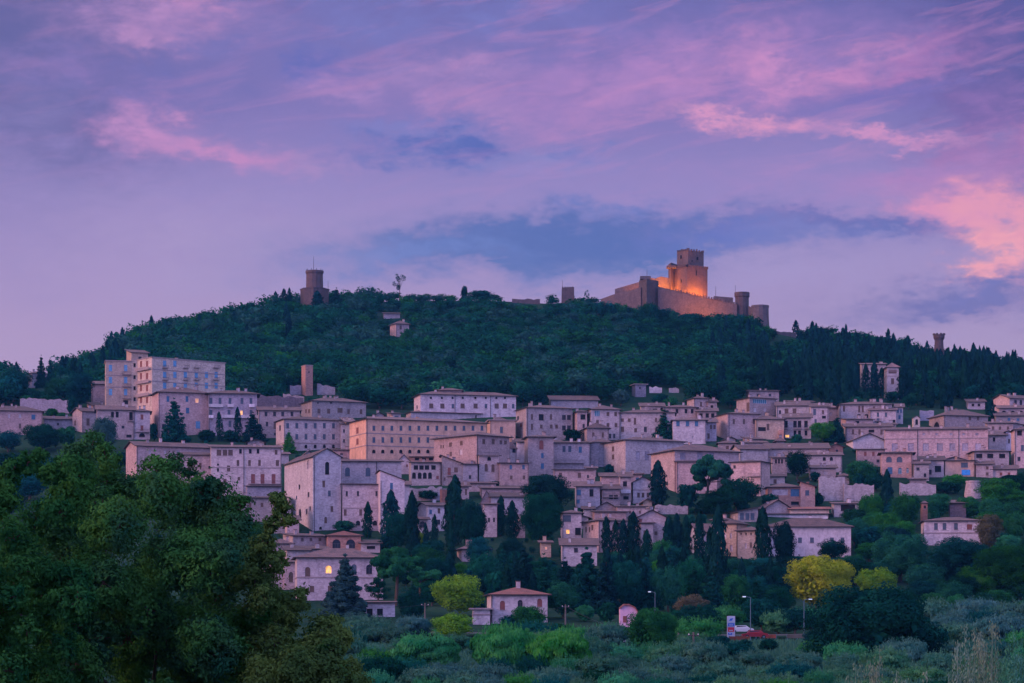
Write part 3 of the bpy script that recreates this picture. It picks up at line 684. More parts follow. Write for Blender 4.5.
A('large pink house behind the row of cypresses with narrow side windows', 583, 598.5, 628, 520.5, 552, 'h', 'pink', [('A',[586,589.5],[529.5],1.6,5,'n'),('A',[592.3],[527.5],2.2,5,'n'),('B',[618],[526],5,6,'d'),('B',[604],[545],4,3,'g')], D=12, rise=3.6, ov=.7)
A('house with a purple gable and two storeys of windows right of the cypress row', 634, 638, 666, 517.3, 546, 'g', 'stone', [('B',[638.5+2,],[521.5],3,6,'r'),('B',[653.5],[519.5],3,3,'x'),('B',[645,656],[533],3,4,'n')], D=10, rise=7, ov=.7)
A('lower extension of the purple gabled house', 639.5, 641, 653, 523.5, 548, 's', 'pink', [('B',[645],[533],2.6,5,'n')], D=5, rise=1.5, ysh=-1, chim=0)
A('warm gabled house wall below the arched window chapel', 640, 643, 652, 502, 512, 'g', 'buff', [], D=6, rise=3, chim=0)
stone_wall('low pale garden wall left of the tall cypress under the church like block', 655, 688, 505, 506, 514, 'stone')
A('narrow white house with a softly lit window right of the dark conifers', 560.5, 562, 581.5, 512.8, 540, 'h', 'pale', [('B',[567],[518.5],8,6.5,'g'),('B',[567.8],[531.7],3.6,4.4,'l'),('B',[578],[531.5],6,7,'o')], D=9, rise=2.6)
A('long roofed house with pale front below the softly lit window', 561, 562, 597, 545.5, 566, 's', 'pale', [('B',[567.3],[551],3.4,9,'n'),('B',[576],[550],4,5,'d'),('B',[582.5],[560],3,5,'n'),('B',[592],[552],3,4,'x')], D=11, rise=8, chim=1)
A('small orange lit house half hidden by the dark conifers', 540, 541, 551, 543, 558, 's', 'buff', [('B',[546],[548],2.4,3.4,'m')], D=8, rise=3)
A('bit of pink house gable among the conifers left of the orange lit house', 512, 517, 525, 524, 538, 'g', 'pink', [('B',[519],[529],2,3,'r')], D=8, rise=5)
# --- centre left
house('large pink monastery block with a shaded right front', 434, 476.7, 509.5, 434.7, 484, 'h', 'pink',
  [('A',[461.3],[443],3,4.6,'n'),('A',[450.5],[444.5],3,4.6,'n'),('A',[441,443.3],[446.5],1.4,3,'n'),('A',[450.8],[454],2.6,4.4,'n'),('A',[461],[452],3,5,'x'),
   ('B',[483.7,493.2],[441.5],2.6,5,'n'),('B',[501,505.5],[442.2],2.6,4,'n')], D=14, rise=5, ov=1.0, name='monastery', cat='monastery', chim=0, pipe=(477.3,))
house('lower apse with a round window and two arched windows against the pink monastery', 477, 479, 499, 455.5, 484, 's', 'stone', [('B',[489.2],[458.8],3.6,3.6,'ao'),('B',[486.2],[467.5],3,7.5,'an'),('B',[493],[468],3,7.5,'an')], name='chapel', cat='chapel', D=5, rise=1.2, balc=[(478.5,498.5,455.3)], chim=0, ysh=-2)
A('pink house with four small windows between the monastery and the square pink tower', 498.5, 499.5, 529, 463.3, 486, 's', 'pink', [('B',[510.8,523.5],[467],2.8,4.6,'b'),('B',[511.3,524],[477.3],2.6,4,'n')], D=8, rise=2, ov=.8)
A('loggia house with an open gallery above four arched windows', 409, 411, 441, 462.7, 486, 's', 'stone', [('B',[416,421.5,427,433.5],[467.5],4.6,4.4,'o'),('B',[414,419.7,424.8,430],[475.5],3.6,6.4,'ao'),('B',[437.5],[477.3],2.4,3.4,'r')], D=9, rise=2.6, chim=1)
A('sloping roofed house with a tall red window right of the loggia house', 441, 442, 463, 464, 486, 'sr', 'stone', [('B',[449.3],[471.3],3,7.5,'r'),('B',[456],[470],3.8,4.8,'n'),('B',[444.6],[479],2.2,3.4,'n'),('B',[458],[479.5],2.2,3.4,'n')], D=9, rise=8, ov=.7, balc=[(447,454,475.5)])
A('dull stone house with a lean-to roof below the monastery wall', 462, 463, 477.5, 464.5, 486, 's', 'grey', [('B',[470],[477],2.4,4,'d')], D=7, rise=2)
A('warm pink gable house with tiny windows behind the loggia house', 395.5, 397, 411, 462, 474, 'g', 'pink', [('B',[400.4],[463.6],1.6,2.6,'r'),('B',[407],[465.5],2,2.6,'r')], D=8, rise=7, ov=.4)
A('rooftop shed with dark openings between the warm gable and the loggia house', 410, 411, 441, 457, 464, 's', 'brick', [('B',[417,424,431],[459],4,2.6,'o')], D=7, rise=2)
A('long low roofed shed directly below the pink monastery', 466, 468, 496, 483.5, 492, 's', 'stone', [], D=6, rise=2.4, chim=0)
A('wide low roofed house in front of the pink four window house', 480, 482, 523, 488.5, 499, 's', 'pink', [('B',[490,512],[493],2.4,3,'x')], D=8, rise=3.2, chim=1)
A('broad roofed house with grey shuttered windows above the dark cypresses', 488.5, 491, 530, 497, 515, 's', 'pale', [('B',[507,518.3,526.5],[500.5],4.4,6.4,'g')], D=11, rise=6, chim=1)
A('pink gable end with a plain wall left of the broad shuttered house', 480, 481, 492.5, 502.5, 514, 'g', 'pink', [], D=7, rise=11.5, ov=.5, chim=0)
A('narrow stone house with one red window under the pink gable end', 483, 484, 497, 504.5, 535, 's', 'pale', [('B',[489],[507],3,4,'r'),('B',[489,494],[520],2.4,4,'d')], D=5, ysh=-4, chim=0, rise=1.5)
A('small house with a red window between the dark cypresses', 456, 458, 469, 486.5, 500, 's', 'stone', [('B',[466],[492],2.2,6,'n')], D=6)
# --- church
house('tall pale stone church with a gabled front and one long arched window', 284.5, 313, 341, 456.5, 531, 'g', 'pale',
  [('B',[327.2],[468],4.4,13,'ao'),('B',[323.8],[484],2.6,6,'n'),('B',[329.4],[493.5],3,5.6,'g'),('B',[331.9],[509],2.4,5.4,'n'),('B',[325.7],[520],2.6,6.2,'an'),('B',[320.6],[528],3,3,'ao'),
   ('A',[308.2],[464.5],3,9,'ay'),('A',[299.4],[486.8],2,5,'o'),('A',[308.5],[494.5],2,5,'o'),('A',[296.5],[497.5],1.6,3.4,'o'),('A',[300],[513.5],3.4,9.5,'ao'),('A',[310],[508.5],2,4,'o'),('A',[306.5],[511.5],2,5,'o')],
  D=44, th=14, rise=8, ov=.5, name='church', cat='church', rmat='tile', chim=0, pipe=(314.2,))
house('long church nave with two arched blue windows under a plain roof', 341, 341.5, 401.5, 461.5, 520, 's', 'pale', [('B',[347.5,368],[472],5,8.6,'ag')], name='church_nave', cat='nave', D=12, rise=4.5, pipe=(376.5,), chim=0)
house('lower side aisle of the church with small dark windows and a clay lean-to roof', 342, 342.5, 380, 484.5, 531, 's', 'pale', [('B',[346.8,358,376.5],[493.5],2.4,5,'d'),('B',[345.2,360.7],[512.5],2.6,6.2,'n'),('B',[358,375],[523],4,5,'ao')], name='church_aisle', cat='aisle', D=15, rise=3.6, rmat='tile_red', sc=(508,), chim=0)
house('white asymmetrical gabled house at the right end of the church', 376.5, 380.2, 404.5, 480, 534, 'sr', 'pale', [('B',[391.5],[486],2.6,6.6,'b'),('B',[389,397],[506],2.4,5,'n')], D=13, rise=9, ov=.4, chim=0)
A('narrow blue plastered house beside the white asymmetrical gable', 404, 404.5, 409.5, 485, 506, 's', 'white', [('B',[407],[494],3.6,17,'B')], D=6, chim=0, ysh=-2)
house('slender brick chimney tower left of the tall pair of cypresses', 440, 441.5, 447, 489.5, 508, 'f', 'brick', [], name='chimney_tower', cat='chimney tower', D=3, chim=0, ov=.15)
A('small white house with a pink gable left of the tall dark conifer', 417.5, 427.5, 446.5, 505.5, 532, 'r', 'pale', [('B',[430.7],[511.7],2.8,4.6,'b'),('B',[439],[510.7],2.6,5,'n'),('B',[438],[522],4.4,5,'d'),('A',[422],[523.5],6,7,'ad')], D=9, rise=3.5, chim=1)
A('lean-to under the pink gable of the small white house', 417, 418, 428, 519.5, 536, 's', 'pale', [('B',[422.6],[524.5],5.4,6.4,'ad')], D=4, rise=2.5, chim=0)
stone_wall('long stone retaining wall with a shadowed arch below the loggia house', 409, 442, 488, 487, 500, 'grey')
# --- long left building
house('right half of the long pink building behind the foreground tree, with red balcony windows', 210.5, 211, 281.5, 447.3, 496, 's', 'pink',
  [('B',[219,225,230.5],[452.5],4.6,6,'n'),('B',[240.5,250.3,258],[451.2],2.6,4.6,'o'),('B',[276.2],[452],2.4,4.8,'n'),('B',[238,249.5,259.5],[463],2.8,5.6,'n'),('B',[277.4],[463],3,5.6,'n'),
   ('B',[228.6],[468.3],3,6,'n'),('B',[218,],[464.5],1.8,2,'o'),('B',[218],[470],1.8,3,'o'),('B',[253,262.5,273.6],[479],3.8,9.4,'r'),('B',[238.9],[478.5],2.6,3.4,'n'),('B',[225],[481],3,4.6,'n'),('B',[262,270],[491],8,6,'d')],
  D=14, rise=5.5, sc=(467.3,), balc=[(248,281,484)], pipe=(243.8,281), chim=3, rmat='tile_pink', ov=.8)
house('left half of the long pink building behind the foreground tree, windows mostly bricked', 126, 136.5, 211, 445.7, 492, 'r', 'pink',
  [('A',[130],[447],2.6,5,'ax'),('B',[197,204],[462.5],2.4,0.1,'d'),('B',[150,165,178],[452],2.4,4,'x')], D=13, rise=5.5, chim=3, rmat='tile_pink', Y=763)
A('projecting lean-to section of the long pink building', 180, 180.5, 213.5, 455, 494, 's', 'stone', [('B',[186,191.3],[457.5],4.4,4,'n'),('B',[200.5,210.5],[457.7],2.4,4,'n'),('B',[191.7],[464.2],3.4,7,'n'),('B',[200.3],[465],2.8,4.6,'n'),('B',[209.3],[467.3],2.2,2.4,'o')], D=6, rise=3.5, Y=757, chim=0)
A('low row with paired arched windows under the long pink building', 232, 233, 287, 498, 522, 's', 'stone', [('B',[240,244],[505.8],2.8,5,'ao'),('B',[250,262,274],[505],2.6,4,'n')], D=8, rise=2.6)
A('glazed green veranda at the foot of the long pink building', 246, 247, 281, 486.5, 500, 's', 'grey', [('B',[252,259,266,273],[489],5,7,'g')], D=4, rise=1, chim=0)
A('small stone house between the long pink building and the church', 272, 274, 291, 508, 534, 's', 'pink', [('B',[282],[512],2.8,5,'d'),('B',[280],[522],3,5,'n')], D=7)
A('small tiled roof house left of the church with stone walls', 285, 287, 299, 520, 540, 's', 'pink', [], D=6, chim=0)
# --- lower left
A('low house with three small square windows left of the twin arched loggia', 283, 293, 328, 536, 549, 's', 'stone', [('B',[302.3,311,320],[539.5],2.6,3,'n')], D=8, rise=3.2)
house('salmon loggia tower with two large arched openings', 326.5, 327.5, 361, 535.5, 552, 'h', 'rust', [('B',[336.5,350.7],[544],8.6,8.6,'ad')], D=9, rise=4.6, ov=.7, name='loggia_tower', cat='loggia', rmat='tile_red', chim=0)
A('small roofed wing right of the salmon loggia tower', 360.5, 361, 380, 543.5, 553, 's', 'stone', [('B',[371],[547.5],8,3,'o')], D=8, rise=4, chim=0)
house('wide villa with a broad tan hip roof and one bright yellow lit arched window', 295, 297, 383, 557, 601, 'h', 'pale',
  [('B',[307.7],[571.5],5,10,'an'),('B',[328.5],[569.5],6,8,'al'),('B',[354],[568],5,8,'ag'),('B',[369.2],[569.3],6,9.6,'ad'),('B',[312,330,350,372],[589],4,6,'n')], D=14, rise=9, sc=(577.3,), name='villa', cat='villa', rmat='tile_pink', ov=.9, chim=1)
A('roofed wing with a small turret at the left of the wide villa', 281, 284, 298, 562.5, 590, 's', 'pink', [('B',[291],[577],4.6,10,'an')], D=8, rise=3, chim=0)
A('low roofed houses stepping down left of the wide villa', 262, 266, 284, 571, 590, 's', 'stone', [], D=8, rise=3)
A('small house with a green arched window at the left edge of the lower town', 267, 270, 284, 560.5, 578, 's', 'pale', [('B',[277.3],[564],5,5,'ad')], D=8, rise=3)
A('dark roofed house behind the wide villa with a pale chimney gable', 284, 287, 309, 550.5, 562, 's', 'stone', [('B',[295],[554],3,3,'x')], D=9, rise=5, chim=1)
A('lower roof between the dark roofed house and the salmon loggia tower', 305, 308, 328, 549.3, 560, 's', 'stone', [('B',[318],[553],3,3,'x')], D=8, rise=3.4)
A('upper narrow pink gable house above the dark roofed house', 268, 272, 292, 543, 556, 'h', 'pink', [('B',[284],[547],3,3,'x')], D=8, rise=4)
A('long white ground level building with dark garage openings behind the dark blue cedar', 330, 331, 395, 603, 617, 's', 'pale', [('B',[340],[612.5],8,7,'o'),('B',[369.7],[612],5.6,7,'o'),('B',[380],[612],5.6,7,'o')], D=9, rise=1.6, rmat='tile_pink', chim=0)
# --- lower centre
house('small white cottage with red arched shutters beside the yellow green tree', 487, 491, 547.5, 594.5, 623, 'h', 'pale', [('B',[502.5],[605],5.2,9.6,'ar'),('B',[520.2],[604.5],5,9,'ad'),('B',[539.7],[602.5],5.2,8.4,'ar')], D=11, rise=7, name='cottage', cat='cottage', ov=.8, rmat='tile_red', pipe=(491.8,), chim=1)
A('low lavender walled garage with a dark ledge left of the white cottage', 472.5, 473, 490, 609.5, 624, 'f', 'pale', [], D=7, chim=0, sc=(614.5,))
A('half hidden house with a pinkish hip roof above the yellow green tree', 457, 462, 490, 548.5, 562, 'h', 'pink', [('B',[467,482],[550],2,4,'n')], D=10, rise=6, rmat='tile_pink')
A('lavender villa with grouped pale windows among the trees at lower right', 921, 924, 982, 521, 546, 'h', 'pale', [('B',[936,944.5,948.5,956],[526.5],4,6.4,'g'),('B',[969.5],[527],5,5,'r'),('B',[930,945],[540],3,4,'x')], D=12, rise=4, name='villa', cat='villa', rmat='tile_pink', sc=(533,), pipe=(980.5,), chim=0)
A('dark columned portico with a small roof above the lavender villa', 949, 950, 966, 503.2, 521, 's', 'darkstone', [('B',[953.5,958,962.3],[509.5],3.2,12,'o')], D=7, rise=3.6, rmat='tile_pink', chim=0)
house('small brick turret at the left end of the lavender villa', 920.5, 922.5, 927.5, 503, 524, 'h', 'brick', [('B',[925],[507],2,3,'o')], name='turret', cat='turret', D=3.5, rise=1.6, chim=0, ov=.3)
# --- hill houses
A('tiny lone house with a pink roof halfway up the wooded hill', 390, 396, 409, 323.3, 337, 'h', 'pink', [('B',[400.7],[327.5],2.2,4,'n')], D=8, rise=3.6, rmat='tile_pink', chim=1)
A('pale flat farm shed roof in the trees above the lone pink roofed house', 383, 384, 400, 313.5, 319, 's', 'grey', [], D=7, rise=2.4, chim=0)
A('white tower like house with a pink upper floor among the hillside cypresses', 884, 887, 898.7, 366.5, 399, 'h', 'pale', [('B',[892.6],[381],3,5.6,'n'),('B',[892.6],[371.5],8,3.4,'n')], D=8, rise=4, rmat='tile_pink', sc=(376,371), chim=0)
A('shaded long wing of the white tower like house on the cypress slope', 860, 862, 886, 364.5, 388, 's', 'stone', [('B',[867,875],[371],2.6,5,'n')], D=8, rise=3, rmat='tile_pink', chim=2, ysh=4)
# ------------------------------------------------------------------ castle and hilltop towers
root, *_r = [None]
YC = 1272
def wpoly(mb, O, pts, base, Y, Y2, th, mat):
    """wall whose top follows pts [(px,row)] running from depth Y to Y2"""
    n = len(pts); P = []
    for i, (px, row) in enumerate(pts):
        y = Y+(Y2-Y)*i/max(1, n-1); P.append(W3(px, row, y)-O)
    for p, q in zip(P, P[1:]):
        mb.hexa([(p.x,p.y,base),(q.x,q.y,base),(q.x,q.y+th,base),(p.x,p.y+th,base),(p.x,p.y,p.z),(q.x,q.y,q.z),(q.x,q.y+th,q.z),(p.x,p.y+th,p.z)], mat)
def castle():
    O = W3(690, 305, YC); m = 'castlestone'
    t = tag(empty('castle', O), 'floodlit medieval fortress on the hilltop with a tall square keep and long curtain walls', 'castle')
    L = lambda px, row, Y=YC: W3(px, row, Y)-O
    # keep: rotated prism with left and right visible faces
    def prism(xl, xc, xr, top, base, Y, depth_l, mb, hole=None):
        a = L(xc, top, Y); b = L(xr, top, Y+8); c = L(xl, top, Y+7)
        d = b+c-a
        z0 = L(xc, base, Y).z; z1 = a.z
        mb.hexa([(a.x,a.y,z0),(b.x,b.y,z0),(d.x,d.y,z0),(c.x,c.y,z0),(a.x,a.y,z1),(b.x,b.y,z1),(d.x,d.y,z1),(c.x,c.y,z1)], m)
        return a, b, c, d, z0, z1
    mb = MB(); a, b, c, d, z0, z1 = prism(674.5, 687, 707.5, 264.5, 305, YC+4, 0, mb); 
    keep = mb.build('keep', t)
    mb = MB(); a2, b2, c2, d2, y0, y1 = prism(677, 688, 703.7, 250, 264.4, YC+5, 0, mb); up = mb.build('keep_top', t)
    # corbel band and crenels
    mb = MB()
    for k in range(9):
        f = k/8
        for s, e in ((a, b), (a, c)):
            p = s+(e-s)*f
            mb.box(p.x-.35, p.y-.5, z1-1.3, p.x+.35, p.y+.3, z1-.01, m)
    mb.build('corbels', t)
    mb = MB()
    for s, e in ((a2, b2), (a2, c2), (b2, d2), (c2, d2)):
        n = 6
        for k in range(n):
            p = s+(e-s)*((k+.3)/n); mb.box(p.x-.45, p.y-.3, y1-.02, p.x+.45, p.y+.4, y1+.75+.3*(k % 3 == 0), m)
    mb.build('battlement', t)
    for px, row, w, h, Y in ((696, 273, 1.9, 5.2, 0), (697.5, 258.5, 1.8, 3, 0), (681, 257, 1.6, 3.4, 0), (692, 261, 1.3, 2, 0), (681.5, 281, 1.5, 3, 0)):
        k = YC/F; f = (px-687)/20.5 if px > 687 else (687-px)/12.5
        yy = (8 if px > 687 else 7)*f + (4 if row > 264 else 5) - .14
        p = L(px, row, YC+yy); mb = MB(); 
        mb.poly([(p.x-w*k/2, p.y, p.z-h*k/2), (p.x+w*k/2, p.y+(.35 if px > 687 else -.35)*0, p.z-h*k/2), (p.x+w*k/2, p.y, p.z+h*k/2), (p.x-w*k/2, p.y, p.z+h*k/2)], 'opening_shade')
        mb.box(p.x-w*k/2-.2, p.y-.12, p.z-h*k/2-.25, p.x+w*k/2+.2, p.y-.005, p.z-h*k/2-.003, m)
        mb.build('window', keep if row > 264 else up)
    mb = MB(); prism(668.3, 671, 677.5, 262.5, 296, YC+8, 0, mb); o = mb.build('stair_turret', t)
    mb = MB(); p = L(671, 264, YC+8); mb.box(p.x-2.2, p.y-.4, p.z-2.0, p.x+2.8, p.y+4, p.z-.8, m); mb.build('parapet', o)
    # inner palace wall (floodlit)
    mb = MB(); wpoly(mb, O, [(649,277.5),(655,278.5),(661,276.5),(669,278),(685,282)], -6, YC+12, YC+12, 1.5, m); mb.build('inner_wall', t)
    mb = MB(); wpoly(mb, O, [(615,289),(639,282),(650,278)], -6, YC+20, YC+13, 1.5, m); mb.build('inner_wall', t)
    # curtain walls
    mb = MB(); wpoly(mb, O, [(601,299),(613,294.5),(628,291),(641,287)], -14, YC+12, YC-1, 2, m); mb.build('curtain_wall', t)
    mb = MB(); wpoly(mb, O, [(658,286.5),(680,291.5),(700,296.5),(720,300.5),(737,304.5)], -16, YC-1, YC-12, 2, m); cw = mb.build('curtain_wall', t)
    mb = MB()
    for px in rng(675.5, 734, 22):
        f = (px-658)/79; row = interp([(658,286.5),(680,291.5),(700,296.5),(720,300.5),(737,304.5)], px)
        p = L(px, row, YC-1-11*f); mb = MB(); mb.box(-.4, 0, -.3, .4, .6, .9, m); part('merlon', mb.mesh('merlon'), cw, p)
    mb = MB(); a, b, c, d, z0, z1 = prism(639, 646.8, 658.5, 278.5, 318, YC-5, 0, mb); ct = mb.build('corner_tower', t)
    mb = MB(); p = L(647, 278.5, YC-3); mb.box(p.x-3.5, p.y+.5, p.z-.1, p.x+2, p.y+5, p.z+1.4, m); mb.build('parapet', ct)
    # far right turret, low block, round bastion
    mb = MB(); prof = [(3.9,-16),(3.7,0),(3.6,7.5),(4.1,8),(4.1,9.6)]; q = L(742, 309, YC-8)
    mb.lathe([(r, z+q.z-6) for r, z in [(3.9,-6),(3.6,4),(3.6,12),(4.0,12.4),(4.0,14.6),(3.3,14.7)]], m, 12, (q.x, q.y)); mb.build('round_turret', t)
    mb = MB(); wpoly(mb, O, [(714,296),(733,297.5)], -6, YC-2, YC-3, 5, m); mb.build('guard_house', t)
    q = L(760, 318, YC-16); mb = MB(); mb.lathe([(r, z+q.z) for r, z in [(5.2,-9),(4.6,0),(4.5,5.2),(4.7,5.4),(4.7,6.4),(4.0,6.5)]], m, 14, (q.x, q.y)); mb.build('bastion', t)
    mb = MB(); wpoly(mb, O, [(747,305),(756,310)], -16, YC-10, YC-14, 1.6, m); mb.build('curtain_wall', t)
    for px, r0, r1, Y in ((647, 279, 269.5, YC-2), (735.3, 297, 285, YC-2), (715.7, 297, 286, YC)):
        mb = MB(); mb.tube(L(px, r0, Y), L(px, r1, Y), .12, .08, 'darkmetal', 5); mb.build('mast', t)
    # floodlights: real fittings with warm lamps at the foot of the walls
    def flood(px, row, Y, tx, trow, tY, power, size=1.1, blend=.8):
        p = W3(px, row, Y); q = W3(tx, trow, tY)
        l = bpy.data.lights.new('floodlight', 'SPOT'); l.energy = power*8; l.color = (1, .27, .015); l.spot_size = size; l.spot_blend = blend; l.shadow_soft_size = .4
        o = bpy.data.objects.new('floodlight_lamp', l); COL.objects.link(o); o.location = p
        o.rotation_euler = (q-p).to_track_quat('-Z', 'Y').to_euler()
        mb = MB(); mb.box(-.3,-.25,-.35,.3,.25,-.08,'darkmetal'); b = mb.build('floodlight_case', None, p); 
        return o, b
    lamps = [flood(690.5, 299, YC+1.5, 689.5, 284, YC+6, 2600, 2.0), flood(697, 300, YC+3, 697, 285, YC+8, 3400, 2.0), flood(703, 301, YC+6, 703, 286, YC+10, 2600, 2.0), flood(681.5, 297, YC+3, 681, 284, YC+9, 1700, 2.0),
             flood(664, 293, YC+6, 664, 280, YC+12, 2600, 2.1), flood(673, 294, YC+6, 673, 281, YC+12, 2200, 2.1), flood(656, 291, YC+6, 655, 280, YC+12, 1700, 2.1),
             flood(632, 294, YC+10, 634, 284, YC+17, 900, 1.8),
             flood(684, 310, YC-15, 686, 301, YC-5, 800, 2.2), flood(699, 313, YC-17, 700, 304, YC-7, 1500, 2.2), flood(713, 316, YC-19, 714, 307, YC-9, 1100, 2.2)]
    for l, b in lamps:
        l.parent = t; b.parent = t; l.location = l.location-O; b.location = b.location-O; b.name = 'floodlight'
castle()

def lathe_tower(name, label, cat, px, base, Y, prof, mat, extra=None, n=14):
    o = W3(px, base, Y); t = tag(empty(name, o), label, cat); k = Y/F
    mb = MB(); mb.lathe([(r*k, (base-row)*k) for r, row in prof], mat, n); mb.build('tower_wall', t)
    if extra: extra(t, k, base)
    return t
def ex(t, k, base):
    mb = MB(); mb.tube((-.5,0,(base-271)*k), (-.5,0,(base-256.5)*k), .14, .08, 'darkmetal', 5); mb.build('mast', t)
    mb = MB(); mb.lathe([(14.2*k,-4),(14.0*k,(base-300)*k),(14.3*k,(base-291)*k),(14.9*k,(base-289.2)*k),(13.5*k,(base-289)*k)], 'castlestone', 8); mb.build('base_wall', t)
    mb = MB(); mb.tube((13.5*k,0,(base-290)*k),(13.5*k,0,(base-281)*k), .1, .08, 'darkmetal', 5); mb.build('mast', t)
    mb = MB()
    for i in range(10):
        a = 2*pi*i/10; mb.box(8.2*k*math.cos(a)-.12, 8.2*k*math.sin(a)-.12, (base-271)*k, 8.2*k*math.cos(a)+.12, 8.2*k*math.sin(a)+.12, (base-269.3)*k, 'darkmetal')
    mb.build('railing', t)
lathe_tower('round_tower', 'round ruined watchtower on a wide base with a thin mast on the left hill crest', 'tower', 314.6, 303, 1268,
            [(8.6,303),(8.6,288),(8.3,274.5),(9.1,273),(9.1,271),(7.6,270.9)], 'castlestone', ex)
def ex2(t, k, base):
    mb = MB(); mb.tube((-5.6*k,0,(base-288)*k), (-5.6*k,0,(base-280)*k), .1, .07, 'darkmetal', 5); mb.build('mast', t)
def sq_tower():
    Y = 1285; o = W3(568, 301, Y); k = Y/F; t = tag(empty('square_tower', o), 'small square stone tower on the crest left of the castle', 'tower')
    mb = MB(); mb.hexa([(-6.5*k,0,-3),(6.3*k,0,-3),(6.3*k,6,-3),(-6.5*k,6,-3),(-6.1*k,0,13.3*k),(6.2*k,0,14*k),(6.2*k,6,14*k),(-6.1*k,6,13.3*k)], 'castlestone'); mb.build('tower_wall', t)
    ex2(t, k, 301)
    mb = MB()
    for i in range(5): mb.box(-6*k+i*2.5*k, 0, 13.5*k, -6*k+i*2.5*k+.7, .6, 14.4*k, 'castlestone')
    mb.build('battlement', t)
sq_tower()
def ex3(t, k, base):
    mb = MB()
    for i in range(9):
        a = 2*pi*i/9; r = 5.3*k; mb.box(r*math.cos(a)-.5, r*math.sin(a)-.5, (base-335)*k, r*math.cos(a)+.5, r*math.sin(a)+.5, (base-333.6)*k, 'castlestone')
    mb.build('battlement', t)
lathe_tower('round_tower', 'slim round tower with a flared crown standing among cypresses on the right crest', 'tower', 939, 356, 1262,
            [(5.4,356),(4.6,346),(4.3,340.5),(5.6,338),(5.7,335),(4.6,334.9)], 'castlestone', ex3)
stone_wall('low wall on the crest between the lone tree and the square tower', 512, 540, 298.5, 299.5, 304, 'castlestone', Y=1296)
stone_wall('low wall on the crest just right of the castle', 772, 796, 331, 333, 340, 'castlestone', Y=1285)

# octagonal lantern turret beside the monastery
def lantern():
    Y = depth(510, 478)+7; o = W3(510, 470, Y); k = Y/F; t = tag(empty('octagonal_turret', o), 'small octagonal turret with a yellowish lantern beside the pink monastery', 'turret')
    mb = MB(); mb.lathe([(7*k,-4),(7*k,(470-449)*k)], 'stone', 8); mb.build('tower_wall', t)
    mb = MB(); mb.lathe([(8*k,(470-449)*k),(3*k,(470-442.5)*k),(2.2*k,(470-442)*k)], 'tile_pink', 8); mb.build('roof', t)
    mb = MB(); mb.lathe([(2*k,(470-442)*k),(2*k,(470-438)*k),(.4*k,(470-436)*k)], 'ochre', 8); mb.build('lantern', t)
    for px in (507, 514.2):
        mb = MB(); x = (px-510)*k; mb.box(x-.5, -7*k-.02, (470-453)*k, x+.5, -6*k, (470-448.8)*k-1.0+.9, 'opening_shade'); mb.build('window', t)
lantern()
def bastion():
    Y = depth(973, 497); o = W3(973, 497, Y); k = Y/F
    mb = MB(); mb.lathe([(9.5*k,-3),(8.5*k,4*k),(7*k,14*k),(7.4*k,14.5*k),(7.4*k,16*k),(6.6*k,16.1*k)], 'stone', 16); b = mb.build('round_bastion', None, o)
    tag(b, 'pale round battered bastion in the terrace walls at the right', 'bastion')
    HOUSES.append((964, 982, 478, 497, Y))
bastion()
HOUSES += [(931, 947, 334, 350, 1262), (302, 327, 270, 299, 1268)]   # keep the wood from covering the two crest towers
# ------------------------------------------------------------------ vegetation
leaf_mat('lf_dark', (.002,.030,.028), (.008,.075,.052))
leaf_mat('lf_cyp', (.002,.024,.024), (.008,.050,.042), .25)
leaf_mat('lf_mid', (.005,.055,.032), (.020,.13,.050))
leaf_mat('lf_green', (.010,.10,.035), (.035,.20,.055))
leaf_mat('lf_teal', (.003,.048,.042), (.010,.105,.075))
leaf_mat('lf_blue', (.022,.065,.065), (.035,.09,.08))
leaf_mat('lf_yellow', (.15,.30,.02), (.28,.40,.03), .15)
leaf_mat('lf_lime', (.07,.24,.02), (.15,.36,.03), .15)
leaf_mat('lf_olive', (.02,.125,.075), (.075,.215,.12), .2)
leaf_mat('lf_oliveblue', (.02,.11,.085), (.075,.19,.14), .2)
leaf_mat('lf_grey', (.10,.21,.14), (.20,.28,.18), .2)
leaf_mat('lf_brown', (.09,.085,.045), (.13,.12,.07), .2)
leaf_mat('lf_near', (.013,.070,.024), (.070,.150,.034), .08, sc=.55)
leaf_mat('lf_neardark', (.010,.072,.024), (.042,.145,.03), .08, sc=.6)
for k_, a_, b_ in (('lf_dark', (.002,.028,.028), (.007,.055,.045)), ('lf_teal', (.003,.045,.042), (.009,.082,.066)), ('lf_mid', (.004,.048,.034), (.012,.088,.048)), ('lf_green', (.006,.07,.036), (.02,.12,.045)), ('lf_blue', (.012,.055,.06), (.022,.078,.078)), ('lf_cyp', (.002,.022,.024), (.006,.040,.036))):
    leaf_mat(k_+'_wood', a_, (b_[0]*1.3, b_[1]*1.45, b_[2]*1.25), .0, sc=.15)
leaf_mat('lf_lush', (.014,.15,.06), (.055,.26,.10), .2)
leaf_mat('grass_blades', (.03,.12,.07), (.06,.16,.09), .2)
plain_mat('bark', (.07,.05,.04), .9)
R = np.random.default_rng(5)
def unit(n, r=None):
    r = r or R
    v = r.normal(size=(n, 3)); return v/np.linalg.norm(v, axis=1)[:, None]
def quads(P, N, size, asp=.6, up=0.0, r=None):
    """leaf quads; N normal; size array; up: pull of the long axis towards +z"""
    r = r or R
    n = len(P)
    t = unit(n, r); t[:, 2] += up*2.0; 
    t -= N*np.sum(t*N, axis=1)[:, None]; t /= (np.linalg.norm(t, axis=1)[:, None]+1e-9)
    b = np.cross(N, t)
    s = size[:, None]
    a = t*s*.5; c = b*s*.5*asp
    V = np.stack([P-a, P+c*.9-a*.1, P+a, P-c*.9-a*.1], axis=1)
    return V.reshape(-1, 3)
